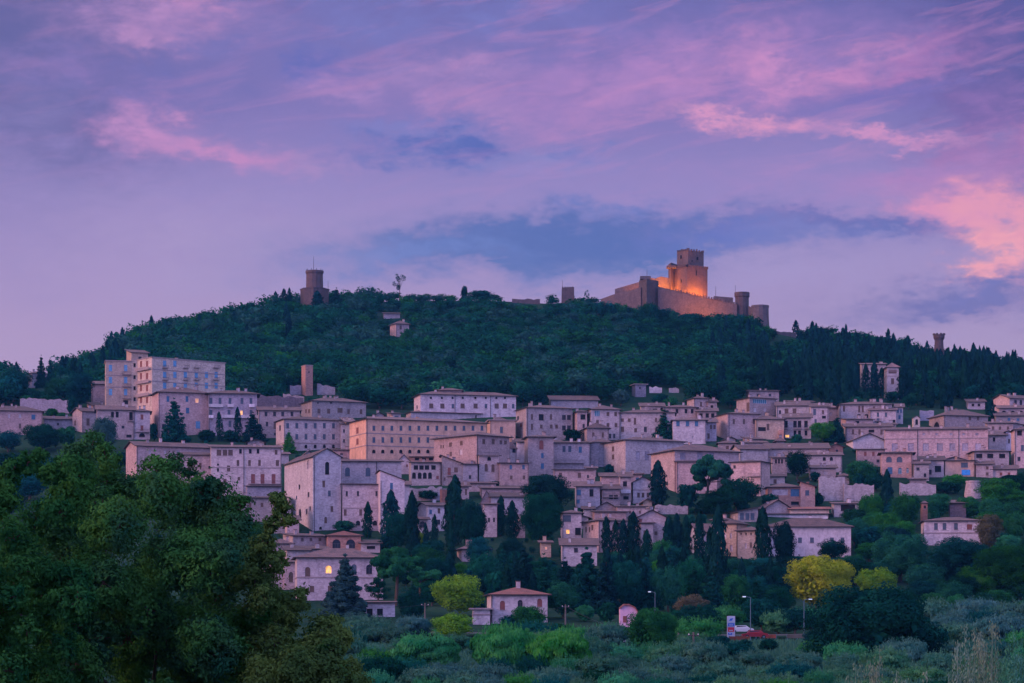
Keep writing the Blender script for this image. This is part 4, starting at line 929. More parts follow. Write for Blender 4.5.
def np_mesh(name, V, mats, extra=None, midx=None):
    """V: (4n,3) quads; extra: MB with further geometry"""
    nq = len(V)//4
    me = bpy.data.meshes.new(name)
    ev = np.array(extra.v, dtype=np.float32).reshape(-1, 3) if extra else np.zeros((0, 3), np.float32)
    allv = np.concatenate([V.astype(np.float32), ev]); 
    loops = np.arange(nq*4, dtype=np.int32); starts = np.arange(0, nq*4, 4, dtype=np.int32); tot = np.full(nq, 4, np.int32)
    mi = np.zeros(nq, np.int32)
    if extra:
        el = []; es = []; et = []; c = nq*4
        for f in extra.f:
            es.append(c); et.append(len(f)); c += len(f); el += [i+nq*4 for i in f]
        loops = np.concatenate([loops, np.array(el, np.int32)]); starts = np.concatenate([starts, np.array(es, np.int32)]); tot = np.concatenate([tot, np.array(et, np.int32)])
        mi = np.concatenate([mi, np.ones(len(extra.f), np.int32)])
    me.vertices.add(len(allv)); me.vertices.foreach_set('co', allv.ravel())
    me.loops.add(len(loops)); me.loops.foreach_set('vertex_index', loops)
    me.polygons.add(len(starts)); me.polygons.foreach_set('loop_start', starts); me.polygons.foreach_set('loop_total', tot)
    for m in mats: me.materials.append(MATS[m])
    me.polygons.foreach_set('material_index', mi)
    me.update(calc_edges=True)
    return me
def clumps(centres, radii, per, size, asp, up, r, axis=None, squash=.8):
    Ps = []; Ns = []; Sz = []
    for c, rad in zip(centres, radii):
        n = max(6, int(per*(rad/np.mean(radii))**2))
        d = unit(n, r); rr = rad*(.55+.5*r.random(n)**.6)
        # sub bumps
        k = unit(7, r); w = np.max(d @ k.T, axis=1); rr *= .72+.34*w
        p = c+d*rr[:, None]*np.array([1, 1, squash]); Ps.append(p)
        nn = d+unit(n, r)*.75
        if axis is not None: nn += (c-axis)/(np.linalg.norm(c-axis)+1e-6)*.3
        Ns.append(nn/np.linalg.norm(nn, axis=1)[:, None]); Sz.append(size*(.6+.8*r.random(n)))
    return np.concatenate(Ps), np.concatenate(Ns), np.concatenate(Sz)
def gen(kind, seed, lod=1.0):
    """returns leaf quads in unit coordinates (width 1, height 1), trunk MB"""
    r = np.random.default_rng(seed); tr = MB()
    if kind == 'broad' or kind == 'bush' or kind == 'olive':
        lo = .05 if kind == 'broad' else .0
        n = int(30*(lod**.5)) if lod >= 1 else max(9, int(30*lod**.6))
        cz = (1+lo)/2; hz = (1-lo)/2
        d = unit(n, r); d[:, 2] = d[:, 2]*.95+.05
        rad = .10+.10*r.random(n)
        if lod < 1: rad *= 1.35
        rr = .25+.75*r.random(n)**.5
        c = d*rr[:, None]*np.array([.5, .5, hz]); 
        q = np.abs(c[:, 2]/hz); c[:, :2] *= (1+.35*np.clip(1-np.abs(q-.6)/.5, 0, 1))[:, None]; nr = np.sqrt(c[:, 0]**2+c[:, 1]**2); c[:, :2] *= np.minimum(1, .5/np.maximum(nr, 1e-6))[:, None]
        c[:, :2] *= (1-rad*.85/.5)[:, None]; c[:, 2] *= 1-rad*.8/hz
        c[:, 2] += cz
        per = int(120*lod*(1.5 if lod >= 4 else 1)) if lod >= 1 else int(34)
        if kind == 'olive': P, N, Z = clumps(c, rad*1.15, per*1.5, .085, .22, 1.4, r, np.array([0, 0, cz])); up = 1.6; asp = .25; Z = Z*1.1
        else: P, N, Z = clumps(c, rad, per, (.024 if lod >= 4 else .034 if lod >= 2 else .05) if lod >= 1 else .10, .6, .2, r, np.array([0, 0, cz])); up = .1; asp = .65
        if kind == 'olive': N[:, 2] *= .3; N /= np.linalg.norm(N, axis=1)[:, None]
        V = quads(P, N, Z, asp, up, r)
        if kind == 'olive':                               # upright shoots standing out of the crown
            ns = 110; ds = unit(ns, r); ds[:, 2] = np.abs(ds[:, 2])*.9+.1; b0 = ds*np.array([.44, .44, hz*.85]); b0[:, 2] += cz
            for q in b0:
                L_ = .10+.16*r.random(); m_ = 16; f_ = r.random(m_)[:, None]; lean = np.array([q[0]*.25, q[1]*.25, 1.0])
                pp = q+lean*L_*f_+r.normal(size=(m_, 3))*.008; V = np.concatenate([V, quads(pp, unit(m_, r)*np.array([1, 1, .3]), np.full(m_, .05), .3, 1.6, r)])
        ni = int(260*lod*(2.2 if lod >= 2 else 1)) if lod >= 1 else 46           # foliage inside the crown
        pi_ = unit(ni, r)*(r.random(ni)**.4)[:, None]*np.array([.36, .36, hz*.8]); pi_[:, 2] += cz-.03
        V = np.concatenate([V, quads(pi_, unit(ni, r), np.full(ni, .07 if lod >= 2 else .2), .8, 0, r)])
        tr.tube((0,0,0), (0,0,lo+.15), .035, .022, 'bark', 6)
        for q in c[:5]: tr.tube((0,0,lo*.8+.05), q, .016, .006, 'bark', 4, False)
        return V, tr
    if kind == 'cypress':
        ar = .24; n = int(2200*lod)
        z = .03+.97*r.random(n)**.85; a = r.random(n)*2*pi
        pr = np.where(z < .3, .55+.45*np.sin(z/.3*pi/2), np.cos((z-.3)/.7*pi/2)**.55)
        lump = 1+.20*np.sin(a*3+z*15+seed)+.16*np.sin(a*2-z*23+seed*2)+.12*np.sin(z*41+a)
        rad = .5*pr*lump*(.55+.45*r.random(n)**.4)
        P = np.stack([rad*np.cos(a)*ar, rad*np.sin(a)*ar, z], 1)
        N = np.stack([np.cos(a), np.sin(a), .3+0*a], 1)+unit(n, r)*.6; N /= np.linalg.norm(N, axis=1)[:, None]
        V = quads(P, N, (.05+.03*r.random(n))*(1 if lod >= .6 else 1.7), .34, 1.5, r); V[:, :2] /= ar
        tr.tube((0,0,0), (0,0,.5), .07, .03, 'bark', 6)
        return V, tr
    if kind == 'conifer':
        ar = .55; C = []; rad = []
        nl = 11
        for i in range(nl):
            z = .05+.91*i/nl; R0 = .5*(1-z)**.75*1.08
            m = max(3, int(9*(1-z)+2))
            for j in range(m):
                a = 2*pi*(j+r.random())/m; q = R0*(.55+.45*r.random())
                C.append([q*math.cos(a)*ar, q*math.sin(a)*ar, z-.03*r.random()]); rad.append(.035+.05*(1-z)*(.6+.8*r.random()))
            C.append([0, 0, z]); rad.append(.03+.07*(1-z))
        C.append([0, 0, .965]); rad.append(.022)
        P, N, Z = clumps(np.array(C), np.array(rad), int(48*lod), .055 if lod >= 1 else .08, .45, .0, r, None, .7)
        ni = int(300*lod); zi = .05+.8*r.random(ni)**1.4; ai = r.random(ni)*2*pi; ri = .33*(1-zi)*r.random(ni)**.5
        V = np.concatenate([quads(P, N, Z, .45, .0, r), quads(np.stack([ri*np.cos(ai)*ar, ri*np.sin(ai)*ar, zi], 1), unit(ni, r), np.full(ni, .085), .8, 0, r)]); V[:, :2] /= ar
        tr.tube((0,0,0), (0,0,.9), .03, .008, 'bark', 6)
        return V, tr
    if kind == 'pine':
        n = 40; d = unit(n, r); c = d*(r.random(n)**.4)[:, None]*np.array([.42, .42, .20]); c[:, 2] += .74+.05*(1-(c[:, 0]**2+c[:, 1]**2)/.18)
        low = r.random(n) < .2; c[low, 2] -= .17
        rad = .07+.06*r.random(n)
        P, N, Z = clumps(c, rad, int(130*lod), .045, .5, .3, r, np.array([0, 0, .6]), .65)
        V = quads(P, N, Z, .5, .6, r)
        tr.tube((0,0,0), (.02,0,.62), .035, .022, 'bark', 6)
        for q in c[:9]: tr.tube((.02,0,.55), q, .014, .006, 'bark', 4, False)
        return V, tr
    if kind == 'sparse':
        n = 9; d = unit(n, r); c = d*np.array([.38, .38, .24]); c[:, 2] += .72
        P, N, Z = clumps(c, .10+.05*r.random(n), 60, .06, .6, .1, r); V = quads(P, N, Z, .6, .1, r)
        tr.tube((0,0,0), (.03,0,.75), .03, .015, 'bark', 6)
        for q in c: tr.tube((.02,0,.45), q, .014, .006, 'bark', 4, False)
        return V, tr
GEN = {}
def raw(kind, var, lod):
    k = (kind, var, lod)
    if k not in GEN: GEN[k] = gen(kind, 100+var*17+len(kind), lod)
    return GEN[k]
MC = {}
def meshes(kind, mat, var, lod):
    k = (kind, mat, var, lod)
    if k not in MC:
        V, tr = raw(kind, var, lod)
        MC[k] = (np_mesh('crown', V, [mat]), tr.mesh('trunk'))
    return MC[k]
FC = {}
def far_mesh(kind, mat, var, lod):
    k = (kind, mat, var, lod)
    if k not in FC:
        V, tr = raw(kind, var, lod); FC[k] = np_mesh('tree', V, [mat, 'bark'], tr)
    return FC[k]
NAME = {'broad': 'broadleaf_tree', 'bush': 'bush', 'olive': 'olive_tree', 'cypress': 'cypress_tree', 'conifer': 'conifer_tree', 'pine': 'umbrella_pine', 'sparse': 'sparse_tree'}
CAT = {'broad': 'tree', 'bush': 'bush', 'olive': 'olive tree', 'cypress': 'cypress', 'conifer': 'conifer', 'pine': 'pine tree', 'sparse': 'tree'}
TREES = []; CNT = {}
def tree(kind, px, base, top, w, mat, label, group=None, Y=None, lod=None, far=False):
    Y = Y or depth(px, base); k = Y/F
    H = (base-top)*k; Wd = w*k
    lod = lod or (1.0 if w > 9 or kind != 'cypress' else .6)
    if w > 26 and kind in ('broad', 'bush') and lod >= 1: lod = 2.2
    if w*(base-top) > 2500: lod = max(lod, 4.0)
    CNT[kind] = CNT.get(kind, 0)+1
    var = CNT[kind] % (6 if kind == 'cypress' else (4 if lod < 2 else 3))
    o = W3(px, base, Y)
    if far:
        t = bpy.data.objects.new(NAME[kind], far_mesh(kind, mat, var, lod)); COL.objects.link(t); t.location = o
    else:
        t = empty(NAME[kind], o)
        cm, tm = meshes(kind, mat, var, lod)
        part('crown', cm, t)
        if kind != 'bush': part('trunk', tm, t)
    t.rotation_euler = (rnd.gauss(0, .025), rnd.gauss(0, .025), rnd.uniform(0, 6.28)); t.scale = (Wd, Wd, H)
    tag(t, label, CAT[kind], group)
    TREES.append((px, base, top, w, Y))
    return t
def hides(px, base, top, w, Y, tol=1.0):
    for x0, x1, e, b, hy in HOUSES:
        if px+w/2 <= x0 or px-w/2 >= x1: continue
        if Y < hy+14:
            if px+w*.4 > x0 and px-w*.4 < x1 and abs(Y-hy-5) < 9: return True
            if Y < hy and top+tol < b and base > e: return True
    return False
T = tree
# --- upper left and around the hotel
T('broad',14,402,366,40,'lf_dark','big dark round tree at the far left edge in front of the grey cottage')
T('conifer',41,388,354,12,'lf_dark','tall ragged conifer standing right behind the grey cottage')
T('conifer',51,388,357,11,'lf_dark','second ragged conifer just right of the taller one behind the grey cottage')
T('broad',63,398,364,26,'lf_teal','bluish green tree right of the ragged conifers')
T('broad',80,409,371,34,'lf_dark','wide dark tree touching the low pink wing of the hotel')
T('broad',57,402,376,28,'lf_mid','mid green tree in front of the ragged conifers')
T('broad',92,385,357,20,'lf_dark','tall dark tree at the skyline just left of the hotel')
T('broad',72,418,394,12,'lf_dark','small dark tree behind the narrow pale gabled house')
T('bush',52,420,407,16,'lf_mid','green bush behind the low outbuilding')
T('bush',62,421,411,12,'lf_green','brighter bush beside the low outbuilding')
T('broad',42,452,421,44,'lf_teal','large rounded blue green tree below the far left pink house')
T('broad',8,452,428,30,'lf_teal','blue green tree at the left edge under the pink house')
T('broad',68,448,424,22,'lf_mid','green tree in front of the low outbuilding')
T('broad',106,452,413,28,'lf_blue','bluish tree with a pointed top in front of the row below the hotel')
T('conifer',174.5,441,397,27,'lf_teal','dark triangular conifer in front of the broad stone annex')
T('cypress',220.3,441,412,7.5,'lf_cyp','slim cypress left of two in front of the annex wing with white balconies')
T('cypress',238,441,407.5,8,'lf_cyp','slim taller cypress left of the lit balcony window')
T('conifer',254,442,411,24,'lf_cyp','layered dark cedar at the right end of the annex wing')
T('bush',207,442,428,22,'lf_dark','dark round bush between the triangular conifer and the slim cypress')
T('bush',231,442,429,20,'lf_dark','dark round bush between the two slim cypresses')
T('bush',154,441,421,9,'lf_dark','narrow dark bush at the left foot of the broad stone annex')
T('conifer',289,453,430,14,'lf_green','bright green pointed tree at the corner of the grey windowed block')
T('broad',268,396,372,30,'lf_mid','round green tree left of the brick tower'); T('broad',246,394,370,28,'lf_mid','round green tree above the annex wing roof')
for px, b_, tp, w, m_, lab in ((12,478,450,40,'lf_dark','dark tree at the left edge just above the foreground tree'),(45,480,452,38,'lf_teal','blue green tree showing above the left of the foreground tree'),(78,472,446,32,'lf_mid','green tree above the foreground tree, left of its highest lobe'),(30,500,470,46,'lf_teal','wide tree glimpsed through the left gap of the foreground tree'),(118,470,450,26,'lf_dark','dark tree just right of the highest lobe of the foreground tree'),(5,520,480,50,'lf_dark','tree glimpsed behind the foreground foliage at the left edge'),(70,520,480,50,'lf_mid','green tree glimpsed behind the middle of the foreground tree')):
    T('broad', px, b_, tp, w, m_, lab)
# --- centre town
T('conifer',664.5,440,406.5,26,'lf_dark','triangular dark conifer rising in the middle of the upper row')
T('broad',572,443,428,24,'lf_dark','dark round tree in front of the corner loggia house')
T('broad',546,514,472,56,'lf_cyp','broad dome shaped dark tree below the square pink tower house')
T('broad',541,548,487,44,'lf_teal','wide blue green tree in front of the dome shaped tree')
T('cypress',658,507,461,17,'lf_cyp','stout cypress before the warm wall of the broad roofed block')
T('pine',707,512,458,48,'lf_mid','tall open crowned pine in front of the broad roofed block')
T('broad',737,512,474,50,'lf_dark','spreading dark tree right of the open crowned pine')
T('broad',716,518,488,34,'lf_dark','low dark tree under the open crowned pine'); T('broad',688,512,481,24,'lf_teal','loose bluish tree left of the open crowned pine')
T('broad',797,480,447,27,'lf_dark','dark tree in front of the wide low roofed row'); T('bush',815,482,470,12,'lf_dark','small dark bush right of the dark tree before the wide low roofed row')
T('broad',823,442,421,30,'lf_green','green tree in the gap left of the pointed dark tree'); T('conifer',837,442,415,17,'lf_dark','pointed dark tree in the gap of the upper right cluster')
T('broad',794,436,424,10,'lf_dark','little dark tree in front of the covered roof terrace'); T('bush',797,443,433,14,'lf_mid','green bush below the tall dark balcony doors')
T('cypress',990.5,422,398.5,10,'lf_cyp','stubby cypress beside the gabled house at far upper right'); T('broad',979,400,391,14,'lf_dark','dark tree above the bluish half hidden house')
T('broad',861,487,459,36,'lf_green','fresh green tree below the white gable fronted house'); T('broad',875,492,470,22,'lf_dark','dark tree left of the arched orange house')
T('bush',954,488,473,28,'lf_green','clipped green tree on the terrace below the blue garage shutter')
T('broad',945,494,480,30,'lf_dark','dark low tree on the terrace left of the round bastion'); T('bush',1010,482,474,26,'lf_dark','dark hedge like bush below the low pink house')
T('broad',997,510,476,46,'lf_green','large fresh green tree at the right below the town'); T('broad',871,528,490,30,'lf_green','green tree left of the dark cypress on the right slope')
T('cypress',886.5,524,470,13,'lf_cyp','tall dark cypress on the right slope below the arched orange house')
T('broad',905,532,489,34,'lf_mid','big green tree right of the dark cypress on the right slope')
T('broad',938,520,492,30,'lf_green','bright tree above the lavender villa'); T('broad',968,520,494,28,'lf_green','bright tree right of the columned portico')
T('bush',781,504,490,13,'lf_dark','dark bush at the left end of the modern orange house'); T('bush',818,506,491,14,'lf_dark','dark bush right of the modern orange house')
T('broad',770,510,492,20,'lf_mid','climbing green bush left of the modern orange house')
T('broad',990,552,512,30,'lf_brown','brownish autumn tree right of the lavender villa'); T('bush',932.5,545,523,9,'lf_blue','small blue green pointed bush before the lavender villa')
T('broad',856,528,506,32,'lf_mid','green tree above the right end of the white villa roof')
T('broad',868,548,524,26,'lf_teal','blue green tree right of the white villa'); T('broad',880,530,512,20,'lf_mid','mid tree below the dark cypress on the right slope')
# --- villa cypresses
T('cypress',717,602,507,20,'lf_cyp','tallest cypress standing left of the villa group'); T('cypress',710,600,528,13,'lf_cyp','shorter cypress overlapping the tallest one left of the villa')
T('cypress',763.5,572,508,17,'lf_cyp','tall columnar cypress in front of the teal glazed gable'); T('broad',783,572,516,27,'lf_cyp','wide dark rounded cypress right of the columnar one')
T('broad',833,562,537,34,'lf_dark','dark green tree at the right front of the white villa'); T('cypress',699,568,513,12,'lf_cyp','cypress in front of the half hidden pale house')
T('broad',817,612,553,72,'lf_yellow','large bright yellow tree in front of the white villa'); T('broad',878,604,564,46,'lf_lime','yellow green tree right of the large yellow tree')
T('broad',752,574,556,30,'lf_mid','green shrubby tree below the sunlit buff front'); T('broad',733,585,557,36,'lf_mid','green tree below the tall buff house')
T('broad',790,592,566,34,'lf_teal','blue green tree left of the large yellow tree')
# --- cypress row
for px, tp, w, s in ((607,517,11,'first'),(615,520,9,'second'),(623,519.5,11,'third'),(632,512,15,'fourth and tallest')):
    T('cypress',px,556,tp,w,'lf_cyp',s+' cypress from the left in the row before the large pink house','cypresses before the pink house')
T('cypress',646.7,572,530,12,'lf_cyp','separate cypress just right of the row before the large pink house')
for px, tp, w, s in ((668,518,12,'left'),(676.5,514,13,'middle'),(685.5,516,12,'right')):
    T('cypress',px,562,tp,w,'lf_cyp',s+' one of three close cypresses under the garden wall','three close cypresses')
T('broad',661,566,537,24,'lf_green','lighter green tree between the separate cypress and the three close ones')
T('broad',660,580,556,22,'lf_lime','small yellow green tree below the lighter green one')
# --- below church
T('cypress',367.5,539,502,10,'lf_cyp','slim cypress against the side aisle of the church')
T('bush',344,533,519,26,'lf_mid','green bush at the foot of the tall church')
T('cypress',391,548,491,19,'lf_cyp','thick dark cypress in front of the white asymmetrical gable'); T('broad',399,552,508,32,'lf_teal','round blue green tree between two thick cypresses')
T('cypress',412,556,492,15,'lf_cyp','tall cypress in front of the narrow blue house'); T('cypress',427,562,523,8,'lf_cyp','small pointed cypress left of the pair by the bright shrub')
T('cypress',434,560,515,9,'lf_cyp','small pointed cypress right of the pair by the bright shrub'); T('bush',419,546,529,16,'lf_lime','bright yellow green shrub between the cypresses')
T('cypress',453,545,476,20,'lf_cyp','tall dense dark cypress right of the small white house'); T('broad',471,556,494,36,'lf_dark','dark broad tree beside the tall dense cypress')
T('cypress',500.5,536,496,11,'lf_cyp','slim cypress in front of the broad shuttered house'); T('cypress',512.5,540,501,13,'lf_cyp','slightly leaning cypress right of the slim one')
T('broad',478,570,535,30,'lf_teal','blue green tree below the dark broad tree'); T('broad',494,488,480,14,'lf_dark','small dark shrub at the foot of the monastery'); T('cypress',498.5,484,470,5,'lf_dark','tiny dark shrub beside the lower apse')
T('bush',566,466,457,14,'lf_dark','dark rounded plant on the planted terrace')
T('broad',609,476,463,12,'lf_dark','dark tree in the corner of the recessed side wing')
T('bush',617,503,490,12,'lf_mid','green bush by the white awning'); T('bush',600,507,497,12,'lf_dark','dark bush below the long pink wall house'); T('bush',428,500,489,26,'lf_dark','dark shrubs under the shadowed arch')
# --- lower left middle
T('pine',396,606,549,58,'lf_mid','big umbrella pine with bright top right of the wide villa'); T('pine',420,602,566,46,'lf_green','second umbrella pine behind the yellow green ball tree')
T('pine',378,612,578,30,'lf_dark','small umbrella pine in front of the wide villa'); T('conifer',344,618,553,44,'lf_blue','dark bluish cedar in front of the yellow lit window')
T('bush',458,616,572,56,'lf_lime','ball shaped yellow green tree left of the white cottage'); T('bush',452,640,611,46,'lf_lime','yellow green shrub below the ball shaped tree')
T('broad',529,636,604,40,'lf_mid','green tree in front of the white cottage'); T('broad',510,632,613,24,'lf_dark','darker shrub before the white cottage wall')
T('broad',563,620,577,36,'lf_mid','leafy green tree right of the white cottage'); T('bush',585,622,603,24,'lf_green','fresh green bush left of the pink shed')
T('broad',650,662,606,56,'lf_mid','large round dark green tree in front of the pink shed'); T('broad',606,625,600,22,'lf_dark','dark tree left of the pink shed')
T('broad',412,626,585,34,'lf_dark','dark tree trunked group below the umbrella pines'); T('broad',432,606,580,30,'lf_teal','blue green tree behind the utility pole')
T('broad',700,640,600,50,'lf_dark','dark spreading tree behind the sign totem'); T('broad',690,622,592,40,'lf_brown','brownish grey leafed tree between the street lamps')
T('broad',762,632,596,44,'lf_teal','blue green tree behind the right street lamp'); T('broad',752,610,586,26,'lf_blue','greyish lilac tree above the sign totem')
T('broad',795,634,604,36,'lf_dark','dark tree behind the red car'); T('broad',722,612,572,36,'lf_cyp','very dark tree above the sign totem')
# big dark trees lower right
T('broad',878,700,572,146,'lf_dark','huge dark tree at the lower right in front of the yellow trees',Y=300)
T('broad',900,582,528,60,'lf_mid','large rounded tree below the right slope cypress'); T('broad',958,592,535,70,'lf_dark','very large dark tree below the lavender villa')
T('broad',1010,600,540,70,'lf_mid','broad green tree at the far right edge below the autumn tree'); T('broad',926,596,560,44,'lf_mid','mid green tree between the large dark ones')
T('broad',895,556,526,36,'lf_cyp','dark tree above the large rounded tree'); T('broad',1000,530,500,36,'lf_mid','green tree right of the bright trees at the right edge')
T('broad',1020,500,470,30,'lf_dark','dark tree at the right edge beside the salmon house')
for i, (px, b_, tp, w, k_, m_) in enumerate(((436,592,556,34,'broad','lf_teal'),(462,590,560,30,'broad','lf_green'),(484,596,548,36,'broad','lf_teal'),(503,602,548,30,'conifer','lf_dark'),(524,606,540,34,'conifer','lf_cyp'),
    (545,608,552,34,'conifer','lf_dark'),(566,606,556,30,'conifer','lf_cyp'),(586,612,546,38,'conifer','lf_dark'),(606,614,556,34,'conifer','lf_cyp'),(628,612,558,36,'broad','lf_teal'),(646,610,552,30,'conifer','lf_dark'),
    (668,612,562,34,'broad','lf_mid'),(690,606,552,34,'broad','lf_teal'),(712,614,566,34,'conifer','lf_cyp'),(735,618,572,34,'broad','lf_mid'),(757,612,572,34,'broad','lf_teal'),(778,620,582,36,'broad','lf_dark'))):
    T(k_, px, b_, tp, w, m_, 'tall dark %s in the dense wooded strip above the street lamps' % ('conifer' if k_ == 'conifer' else 'leafy tree'), 'dense wooded strip: '+('conifers' if k_ == 'conifer' else 'leafy trees'))
CL = [(600,298),(620,300),(634,304),(640,307),(648,300),(665,306),(680,311),(693,312),(708,319),(722,312),(745,308),(752,318),(770,326),(790,328)]
rq = random.Random(77)
for i in range(46):
    px = 598+i*3.9+rq.uniform(-1.5, 1.5); Y = rq.uniform(1236, 1252); tp = interp(CL, px)+rq.uniform(-1, 3); b_ = row_at(px, Y)
    T('broad', px, b_, min(tp, b_-7), rq.uniform(10, 16), rq.choice(['lf_teal','lf_dark','lf_mid']), 'rounded tree hugging the foot of the castle walls', 'trees at the foot of the castle walls', Y=Y, lod=.5, far=True)
for px, b_, tp, w in ((866,396,364,9),(874,398,362,10),(881,397,368,9),(903,400,366,11)):
    T('cypress', px, b_, tp, w, 'lf_cyp', 'tall cypress rising in front of or beside the white tower like hillside house', 'cypresses round the white tower like house', Y=depth(px, b_)-4)
T('broad', 893, 402, 390, 18, 'lf_teal', 'leafy tree hiding the foot of the white tower like hillside house')
T('broad', 408, 345, 327, 17, 'lf_green', 'bright green tree at the right foot of the lone pink roofed hill house'); T('broad', 392, 346, 334, 15, 'lf_dark', 'dark tree at the left foot of the lone pink roofed hill house')
# crest
T('sparse',399.5,300,274.5,15,'lf_dark','lone sparse tree on the crest right of the round watchtower',Y=1280)
T('bush',464,300,284,8,'lf_dark','tiny isolated shrub on the crest',Y=1290); T('sparse',587,303,290.5,7,'lf_dark','tiny leaning shrub on the crest between square tower and castle',Y=1290)
T('cypress',283,314,289,8,'lf_cyp','left cypress of the skyline pair beside the round watchtower',Y=1262); T('cypress',289.5,313,288,6,'lf_cyp','right slimmer cypress of the skyline pair beside the round watchtower',Y=1264)
T('cypress',318,313,291,12,'lf_cyp','dark cypress against the base of the round watchtower',Y=1248); T('conifer',336,315,287,15,'lf_cyp','dark conifer right of the round watchtower',Y=1252)
T('bush',482,300,289,22,'lf_dark','rounded shrub group on the crest right of the tiny shrub',Y=1285)

# --- hillside wood
TB = [(-60,404),(60,404),(100,404),(200,398),(260,398),(300,400),(415,404),(520,412),(610,406),(700,406),(780,400),(850,410),(903,424),(960,418),(1024,402),(1100,402)]
hill = []
rz = random.Random(3)
y = 925.0
while y < 1306:
    st = 8.0
    xw = (1100-512)*y/F
    x = (-60-512)*y/F+rz.uniform(0, st)
    while x < xw:
        xx = x+rz.uniform(-2.6, 2.6); yy = y+rz.uniform(-2.6, 2.6); px = 512+F*xx/yy
        row = row_at(px, yy)
        if row < interp(TB, px)+7 and not (px > 930 and yy > 1290 and rz.random() < .2):
            hill.append((px, row, yy))
        x += st
    y += st
fb = []; fc = []
for px, row, Y in hill:
    k = Y/F
    if 596 < px < 775 and Y > 1250: continue
    dens = 0
    if px > 700: dens = min(.62, (px-700)/200)*(.45 if Y > 1225 else 1)
    if px < 290 and Y > 1150: dens = .08
    if 60 < px < 140 and Y > 1000: dens = .25
    olivey = 380 < px < 700 and Y > 1130
    if rz.random() < dens:
        h = rz.uniform(10, 17); w = rz.uniform(2.8, 4.2)
        if Y > 1230: h *= rz.choice([.45, .6, .8])
        if not hides(px, row, row-h/k, w/k, Y, 2): fc.append((px, row, Y, h, w, rz.random()))
    else:
        h = rz.uniform(5.5, 12); w = h*rz.uniform(.95, 1.5)
        if olivey: h *= .62; w *= .8
        if Y > 1275: h *= .85
        if px < 300 and Y > 1200: h *= 1.25
        if px < 100: h *= 1.15
        if hides(px, row, row-h/k, w/k, Y, 2):
            h *= .5; w *= .6
            if hides(px, row, row-h/k, w/k, Y, 2): continue
        fb.append((px, row, Y, h, w, rz.random()))
fb.sort(key=lambda t: t[2]); fc.sort(key=lambda t: t[2])
def hmat(px, u, Y):
    if px > 640: return 'lf_dark' if u < .6 else ('lf_teal' if u < .85 else 'lf_mid')
    if u < .30: return 'lf_teal'
    if u < .55: return 'lf_dark'
    if u < .72: return 'lf_mid'
    if u < .75: return 'lf_green'
    return 'lf_blue'
def zone(px):
    return 'left of the brick tower' if px < 300 else ('above the white palace' if px < 640 else 'at the right')
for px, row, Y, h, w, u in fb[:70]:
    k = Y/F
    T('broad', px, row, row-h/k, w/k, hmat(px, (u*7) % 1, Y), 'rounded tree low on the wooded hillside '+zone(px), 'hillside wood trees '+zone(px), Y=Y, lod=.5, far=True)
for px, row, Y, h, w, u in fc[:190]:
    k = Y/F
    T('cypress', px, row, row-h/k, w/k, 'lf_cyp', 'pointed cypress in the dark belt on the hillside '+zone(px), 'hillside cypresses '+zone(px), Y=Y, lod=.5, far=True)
def merge(name, items, kinds, label, cat):
    """rest of the wood: one object of its own, thousands of crowns"""
    groups = {}
    for it in items:
        px, row, Y, h, w, u, kind, mat = it; groups.setdefault(mat, []).append(it)
    mats = sorted(groups); Vs = []; MI = []
    for i, m in enumerate(mats):
        for px, row, Y, h, w, u, kind, _ in groups[m]:
            V, _t = raw(kind, int(u*97) % 4, .28 if kind == 'broad' else .2)
            a = u*40; ca, sa = math.cos(a), math.sin(a); o = W3(px, row, Y)
            Q = V.copy(); Q[:, 0] = (V[:, 0]*ca-V[:, 1]*sa)*w+o.x; Q[:, 1] = (V[:, 0]*sa+V[:, 1]*ca)*w+o.y; Q[:, 2] = V[:, 2]*h*1.0+o.z-.3
            Vs.append(Q); MI.append(np.full(len(Q)//4, i, np.int32))
    V = np.concatenate(Vs); me = np_mesh(name, V, [m+'_wood' for m in mats]); me.polygons.foreach_set('material_index', np.concatenate(MI))
    ob = bpy.data.objects.new(name, me); COL.objects.link(ob); tag(ob, label, cat, kind='stuff'); return ob
rest = [(a, b, c, d*1.05, e*1.05, f, 'broad', hmat(a, (f*7) % 1, c)) for a, b, c, d, e, f in fb[70:]]
merge('hillside_wood', rest, None, 'dense mixed wood covering the hillside between the town and the castle', 'wood')
restc = [(a, b, c, d, e, f, 'cypress', 'lf_cyp') for a, b, c, d, e, f in fc[190:]]
if restc: merge('cypress_wood', restc, None, 'dark belt of cypresses running up to the right crest', 'cypress wood')
#, len(fb), len(fc))

